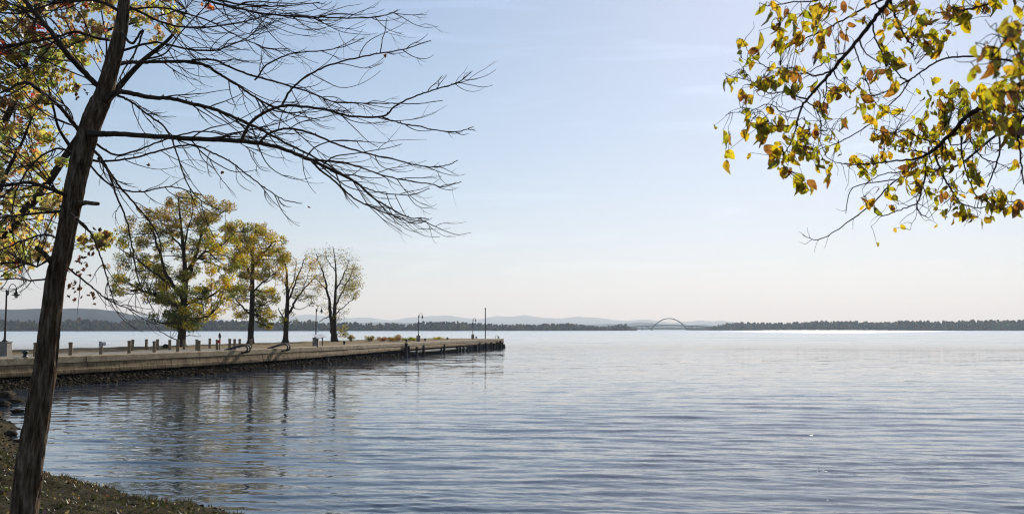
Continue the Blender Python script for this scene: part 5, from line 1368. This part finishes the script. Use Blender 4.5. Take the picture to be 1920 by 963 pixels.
LZ = [  # (cx, cy, rx, ry, n, length px, depth)
 (1440, 30, 22, 28, 7, 36, 4.8), (1475, 45, 26, 30, 9, 38, 4.8), (1515, 25, 30, 25, 10, 34, 4.9), (1560, 20, 28, 20, 9, 30, 5), (1535, 60, 26, 20, 7, 32, 5.1), (1612, 22, 22, 16, 5, 28, 5.2), (1580, 62, 14, 22, 5, 28, 5.2),
 (1388, 85, 9, 8, 2, 30, 5.4), (1400, 108, 14, 10, 4, 28, 5.4), (1418, 90, 14, 10, 4, 28, 5.4), (1454, 80, 8, 18, 4, 34, 5.3), (1490, 72, 22, 16, 8, 38, 5.2), (1500, 92, 10, 12, 3, 30, 5.2), (1372, 150, 16, 10, 6, 28, 5.2), (1396, 140, 8, 10, 2, 26, 5.2), (1440, 152, 30, 18, 16, 38, 5.1), (1468, 140, 20, 14, 7, 32, 5.1),
 (1534, 95, 10, 14, 3, 30, 5.2), (1545, 112, 18, 12, 5, 28, 5.2), (1575, 120, 14, 9, 5, 24, 5.3), (1495, 140, 14, 10, 4, 30, 5.2), (1490, 172, 12, 10, 4, 30, 5.1), (1524, 165, 10, 12, 3, 32, 5.1), (1398, 178, 12, 16, 6, 30, 5.2), (1408, 190, 6, 14, 2, 28, 5.2), (1402, 215, 7, 14, 2, 36, 5.2), (1345, 235, 5, 6, 1, 30, 5.4), (1364, 258, 11, 14, 3, 38, 5.4), (1368, 290, 8, 10, 2, 28, 5.4), (1360, 312, 5, 6, 1, 30, 5.4), (1447, 208, 10, 7, 2, 28, 5.2), (1410, 292, 8, 5, 1, 26, 5.4),
 (1418, 236, 16, 18, 8, 36, 5.2), (1400, 248, 10, 12, 3, 30, 5.2), (1440, 255, 18, 22, 9, 36, 5.2), (1465, 235, 16, 14, 6, 30, 5.2), (1470, 285, 22, 16, 10, 36, 5.2), (1465, 315, 20, 16, 8, 34, 5.2), (1490, 275, 20, 18, 11, 30, 5.2), (1500, 245, 16, 14, 7, 32, 5.2), (1525, 245, 10, 10, 4, 28, 5.3), (1515, 290, 18, 16, 9, 26, 5.3), (1542, 275, 12, 12, 5, 26, 5.4), (1505, 345, 11, 24, 6, 40, 5.2), (1523, 350, 6, 12, 2, 30, 5.3), (1538, 312, 14, 14, 5, 32, 5.3), (1552, 330, 6, 12, 2, 32, 5.4), (1572, 280, 6, 16, 2, 26, 5.4), (1560, 255, 5, 5, 1, 20, 5.4), (1581, 222, 6, 14, 3, 28, 5.4), (1577, 245, 4, 10, 1, 26, 5.4),
 (1560, 175, 14, 12, 5, 32, 5.3), (1590, 175, 18, 12, 7, 30, 5.3), (1612, 195, 14, 16, 6, 34, 5.3), (1622, 222, 8, 10, 2, 36, 5.3), (1628, 180, 6, 12, 3, 26, 5.4), (1610, 162, 8, 8, 3, 22, 5.4), (1550, 205, 10, 12, 4, 30, 5.3), (1535, 195, 12, 10, 4, 26, 5.3),
 (1690, 18, 22, 18, 8, 32, 5.2), (1712, 8, 14, 12, 4, 32, 5.1), (1662, 40, 8, 16, 4, 26, 5.3), (1655, 68, 8, 12, 3, 28, 5.3), (1688, 65, 14, 14, 6, 30, 5.3), (1725, 35, 18, 12, 6, 36, 5.2), (1745, 28, 10, 10, 3, 26, 5.2), (1735, 80, 24, 22, 14, 38, 5.1), (1762, 100, 14, 8, 3, 26, 5.1), (1665, 105, 16, 14, 6, 34, 5.2), (1682, 130, 18, 14, 7, 34, 5.2), (1650, 145, 18, 12, 6, 32, 5.2), (1690, 105, 10, 12, 3, 28, 5.2), (1648, 110, 6, 14, 2, 26, 5.3), (1783, 68, 10, 12, 4, 28, 5.2), (1740, 45, 8, 6, 2, 26, 5.3), (1795, 30, 18, 14, 8, 30, 5.1), (1812, 35, 14, 18, 7, 32, 5.1), (1775, 22, 14, 10, 6, 26, 5.2), (1840, 12, 20, 10, 7, 30, 5.0), (1870, 8, 18, 12, 6, 34, 4.8),
 (1610, 305, 12, 8, 7, 24, 6.4), (1625, 325, 12, 10, 7, 26, 6.4), (1648, 298, 16, 12, 12, 24, 6.3), (1640, 262, 16, 12, 9, 24, 6.3), (1665, 260, 14, 14, 8, 26, 6.2), (1680, 275, 20, 14, 16, 22, 6.2), (1700, 260, 18, 14, 11, 24, 6.2), (1732, 248, 14, 12, 8, 26, 6.1), (1750, 262, 16, 12, 9, 24, 6.1), (1655, 245, 8, 8, 3, 26, 6.2), (1662, 212, 14, 10, 4, 28, 6.2), (1690, 210, 10, 8, 2, 30, 6.2), (1718, 222, 10, 8, 2, 30, 6.2), (1735, 182, 12, 12, 4, 26, 6.3), (1752, 150, 8, 6, 2, 24, 6.4), (1780, 152, 6, 6, 1, 22, 6.4),
 (1758, 195, 12, 10, 5, 26, 6.2), (1768, 178, 14, 12, 7, 26, 6.1), (1765, 215, 22, 14, 13, 26, 6.0), (1790, 200, 18, 14, 10, 28, 5.9), (1800, 180, 16, 14, 8, 30, 5.8), (1780, 245, 22, 14, 14, 26, 6.0), (1760, 285, 26, 14, 18, 24, 6.1), (1790, 290, 18, 14, 10, 26, 6.1), (1720, 300, 20, 12, 12, 24, 6.2), (1705, 320, 16, 10, 8, 24, 6.2), (1740, 325, 20, 14, 11, 24, 6.2), (1768, 318, 16, 10, 8, 24, 6.1), (1690, 340, 10, 8, 4, 24, 6.2), (1700, 352, 8, 12, 3, 28, 6.2), (1725, 350, 10, 12, 5, 28, 6.2), (1745, 360, 10, 12, 4, 24, 6.1), (1770, 370, 16, 12, 8, 26, 6.0), (1784, 350, 12, 8, 4, 24, 6.1), (1752, 388, 6, 6, 2, 24, 6.1),
 (1625, 380, 14, 6, 5, 24, 6.5), (1645, 395, 4, 8, 1, 28, 6.4), (1615, 392, 4, 6, 1, 20, 6.5), (1668, 370, 8, 14, 4, 30, 6.3), (1675, 388, 6, 8, 2, 22, 6.3), (1645, 355, 6, 5, 1, 22, 6.4), (1679, 430, 4, 4, 1, 18, 6.4), (1694, 428, 4, 7, 1, 26, 6.3), (1645, 457, 4, 5, 1, 24, 6.4), (1754, 425, 5, 5, 1, 20, 6.1), (1786, 416, 6, 3, 1, 22, 6.1), (1768, 400, 10, 8, 4, 24, 6.1), (1805, 405, 16, 12, 7, 28, 6.0), (1822, 410, 8, 10, 3, 28, 6.0), (1838, 422, 5, 8, 1, 34, 6.0), (1856, 410, 8, 5, 2, 30, 6.0),
 (1795, 375, 10, 14, 5, 26, 6.0), (1820, 330, 12, 14, 8, 28, 5.9), (1835, 345, 10, 10, 6, 26, 5.9), (1850, 370, 18, 12, 11, 26, 5.8), (1875, 372, 14, 10, 8, 26, 5.8), (1865, 390, 14, 8, 6, 26, 5.8), (1893, 398, 12, 8, 4, 30, 5.7), (1825, 305, 5, 6, 1, 22, 6), (1822, 312, 8, 12, 4, 28, 5.9), (1863, 279, 6, 5, 1, 28, 5.9), (1902, 308, 6, 8, 2, 28, 5.6), (1910, 385, 6, 8, 2, 30, 5.6), (1835, 270, 14, 10, 8, 26, 5.8),
 (1830, 240, 20, 14, 12, 32, 5.5), (1850, 215, 22, 16, 13, 34, 5.3), (1875, 235, 18, 16, 10, 34, 5.0), (1890, 210, 22, 20, 13, 38, 4.6), (1840, 180, 18, 12, 8, 34, 5.0), (1870, 170, 20, 16, 9, 40, 4.4), (1905, 175, 18, 24, 10, 44, 3.8), (1908, 240, 12, 14, 7, 36, 4.4), (1900, 265, 14, 10, 5, 32, 4.8), (1815, 210, 14, 10, 6, 30, 5.6),
 (1835, 105, 16, 16, 3, 62, 3.0), (1868, 125, 16, 14, 3, 64, 3.0), (1825, 140, 8, 12, 2, 56, 3.0), (1858, 100, 10, 8, 2, 54, 3.1), (1900, 55, 16, 12, 3, 72, 2.8), (1880, 50, 10, 8, 2, 58, 2.9), (1912, 110, 12, 20, 4, 60, 2.9), (1895, 80, 10, 14, 3, 44, 3.4), (1890, 140, 14, 12, 4, 46, 3.4), (1915, 20, 8, 8, 2, 44, 3.4), (1920, 150, 14, 14, 3, 52, 3.1), (1950, 120, 20, 60, 10, 56, 3.1),
]
spots = []
for cx, cy, rx, ry, n_, ln, dd in LZ:
    for i in range(n_ if n_ < 4 else int(n_ * 1.3)):
        if n_ > 3: x = cx + rb.gauss(0, .62) * rx; y = cy + rb.gauss(0, .62) * ry
        else: x = cx + rb.uniform(-1, 1) * rx * .7; y = cy + rb.uniform(-1, 1) * ry * .7
        spots.append((x, y, ln * rb.uniform(0.72, 1.12), dd + rb.uniform(-.18, .18)))
spots.sort(key=lambda s_: -s_[2])
NP = np.array([tuple(p) for p, _ in rnodes])
pet = MB(); rest_V = []; rest_F = []; bcount = 0
for i, (x, y, ln, dd) in enumerate(spots):
    c = P(x, y, dd)
    j = int(np.argmin(np.linalg.norm((NP - np.array(c)) * np.array((1, 0.45, 1)), axis=1))); a = Vector(NP[j])
    L_ = ln * (0.82 if ln > 42 else 0.88) * px_m(dd) * rb.choice((rb.uniform(0.5, 0.8), rb.uniform(0.75, 1.0), rb.uniform(0.85, 1.15)))
    # leaf hangs mostly downwards from its stalk, turned at random
    dirn = Vector((rb.gauss(0, .55), rb.gauss(0, .55), -1.0 + rb.gauss(0, .55))).normalized()
    X_ = dirn; ref = Vector((rb.gauss(0, 1), rb.gauss(0, 1) - 0.6, rb.gauss(0, .4))); Z_ = (ref - X_ * ref.dot(X_)).normalized(); Y_ = Z_.cross(X_)
    base = c - X_ * L_ * 0.5
    from mathutils import Matrix
    Mx = Matrix(((X_.x, Y_.x, Z_.x, base.x), (X_.y, Y_.y, Z_.y, base.y), (X_.z, Y_.z, Z_.z, base.z), (0, 0, 0, 1)))
    wsc = rb.uniform(0.55, 0.98)
    if i < 300:
        o = bpy.data.objects.new('leaf', LM[rb.randrange(14)]); COL.objects.link(o); o.parent = right
        o.matrix_parent_inverse = Matrix.Translation(-Vector((4.6, 3.2, 1.5)))
        o.matrix_basis = Mx @ Matrix.Diagonal((L_, L_ * wsc, L_, 1))
    else:
        me = LM[rb.randrange(14)]
        v = np.array([q.co[:] for q in me.vertices]) * np.array((L_, L_ * wsc, L_))
        Rm = np.array(Mx.to_3x3()); v = v @ Rm.T + np.array(base)
        rest_V.append(v); rest_F.append(np.array([list(p.vertices) for p in me.polygons]) + bcount); bcount += len(v)
    # stalk, by way of a bent twig
    if (a - base).length < 0.45:
        mid = a.lerp(base, 0.5) + Vector((rb.gauss(0, .012), rb.gauss(0, .012), 0.015 + rb.gauss(0, .012)))
        cp = [Vector(q) for q in catmull([tuple(a), tuple(mid), tuple(base)], 3)]
        pet.tube(cp, [.0019, .0018, .0016, .0014, .0013, .0011, .0010][:len(cp)] if len(cp) <= 7 else .0014, 4, cap=False)
o = pet.build('stalks', M['bark_dark'], right); o['kind'] = 'stuff'
PAL = [(0.40, 0.42, 0.055), (0.56, 0.51, 0.065), (0.70, 0.54, 0.075), (0.72, 0.46, 0.08), (0.42, 0.20, 0.06), (0.24, 0.11, 0.05)]
colr = np.concatenate([np.tile(np.array(PAL[rb.choices(range(6), (3, 4, 4, 2.5, 2, 1))[0]]) * rb.uniform(.85, 1.15), (21, 1)) for _ in rest_V])
M['leaf_near_tint'] = leafmat('leaf_near_tint', 0.68, spots=0.85, spot_scale=38)
o = raw('leaves', np.concatenate(rest_V), np.concatenate(rest_F), M['leaf_near_tint'], right, cols=colr, smooth=True); o['kind'] = 'stuff'
print('leaves', len(spots))

# ---------------------------------------------------------------- bank cover
n = 110000
gxr = nr.uniform(-24, 1, n * 2); gyr = nr.uniform(8.5, 46, n * 2) 
s_ = shore_dist(gxr, gyr)
keep = (s_ > 0.15) & (s_ < 14) & (np.abs(gxr / gyr) < 0.60) & (nr.random(n * 2) < np.clip(0.45 + 0.5 * vnoise(gxr, gyr, 1.6, 44), 0.06, 1))
gxr, gyr, s_ = gxr[keep][:n], gyr[keep][:n], s_[keep][:n]
gz = ground_h(gxr, gyr); n = len(gxr)
ang = nr.uniform(0, 6.28, n); h = nr.uniform(0.03, 0.085, n) * (1 + 0.5 * vnoise(gxr, gyr, 0.9, 45).clip(-.8, 1)); wd = nr.uniform(0.006, 0.013, n) * (1 + gyr / 30)
lx = nr.normal(size=n) * 0.04; ly = nr.normal(size=n) * 0.04
A = np.stack([gxr - np.cos(ang) * wd, gyr - np.sin(ang) * wd, gz - 0.01], -1); B = np.stack([gxr + np.cos(ang) * wd, gyr + np.sin(ang) * wd, gz - 0.01], -1); T_ = np.stack([gxr + lx, gyr + ly, gz + h], -1)
V = np.stack([A, B, T_], 1).reshape(-1, 3)
tcol = np.clip(0.5 + 0.5 * vnoise(gxr, gyr, 1.1, 46) + 0.25 * nr.normal(size=n), 0, 1)[:, None]
cg = np.array((0.055, 0.065, 0.012)) * (1 - tcol) + np.array((0.13, 0.09, 0.032)) * tcol
tag(raw('grass', V, np.arange(3 * n).reshape(-1, 3), M['grass'], cols=np.repeat(cg, 3, 0)), 'short brown and green grass on the lake bank', 'grass', kind='stuff')
n = 1900
lx = nr.uniform(-20, 0, n * 4); ly = nr.uniform(8.5, 34, n * 4); s_ = shore_dist(lx, ly); k = (s_ > 0.1) & (np.abs(lx / ly) < 0.6); lx, ly = lx[k][:n], ly[k][:n]
lz = ground_h(lx, ly) + 0.035
cols = [random.Random(i).choice([(0.26, 0.20, 0.10), (0.34, 0.28, 0.19), (0.20, 0.125, 0.06), (0.13, 0.08, 0.04), (0.42, 0.38, 0.31), (0.16, 0.11, 0.06)]) for i in range(len(lx))]
o = leaf_cloud('fallen_leaves', np.stack([lx, ly, lz], -1), [0.02] * len(lx), [1] * len(lx), cols, 0.055, None, M['leaf_tint'], seed=70)
tag(o, 'pale and brown fallen leaves scattered over the bank', 'leaves', kind='stuff')
# pebbles along the waterline
Vs = []; Fs = []; Cs = []; b = 0
for i in range(1400):
    t = rnd.uniform(0.22, 0.86); j = int(t * (len(SH) - 2)); f_ = rnd.random(); p_ = SH[j] * (1 - f_) + SH[j + 1] * f_
    if p_[1] < 15: continue
    d_ = SH[j + 1] - SH[j]; d_ = d_ / np.linalg.norm(d_); nrm = np.array((-d_[1], d_[0]))
    off = rnd.gauss(-0.05, 0.35); q = p_ + nrm * off
    r = rnd.uniform(0.012, 0.035) * (1 + p_[1] / 40)
    z = float(ground_h(np.array([q[0]]), np.array([q[1]]))[0]) if i % 1 == 0 else 0
    v = SV[rnd.randrange(24)] * r * np.array((1, 1, .6)) + np.array((q[0], q[1], z + r * .2)); Vs.append(v); Fs.append(ICO_F + b); b += len(v)
    g = rnd.choice((0.6, 0.9, 1.2, 2.2)); Cs.append(np.tile((g, g * .97, g * .92), (len(v), 1)))
tag(raw('pebbles', np.concatenate(Vs), np.concatenate(Fs), M['wet_stone'], cols=np.concatenate(Cs)), 'small stones along the waterline of the bank', 'pebbles', kind='stuff')

# ---------------------------------------------------------------- haze
m_, nt_h, o_h = mat('haze')
pv = nt_h.nodes.new('ShaderNodeVolumePrincipled')
pv.inputs['Color'].default_value = (0.70, 0.86, 1.0, 1)
pv.inputs['Absorption Color'].default_value = (1, 1, 1, 1)
pv.inputs['Density'].default_value = 0.00009
pv.inputs['Anisotropy'].default_value = 0.2
nt_h.links.new(pv.outputs[0], o_h.inputs['Volume'])
mb = MB(); mb.box((0, 8000, 390), 70000, 60000, 800)
h_ = mb.build('haze', m_)
tag(h_, 'thin pale haze over the lake', 'haze', kind='stuff')
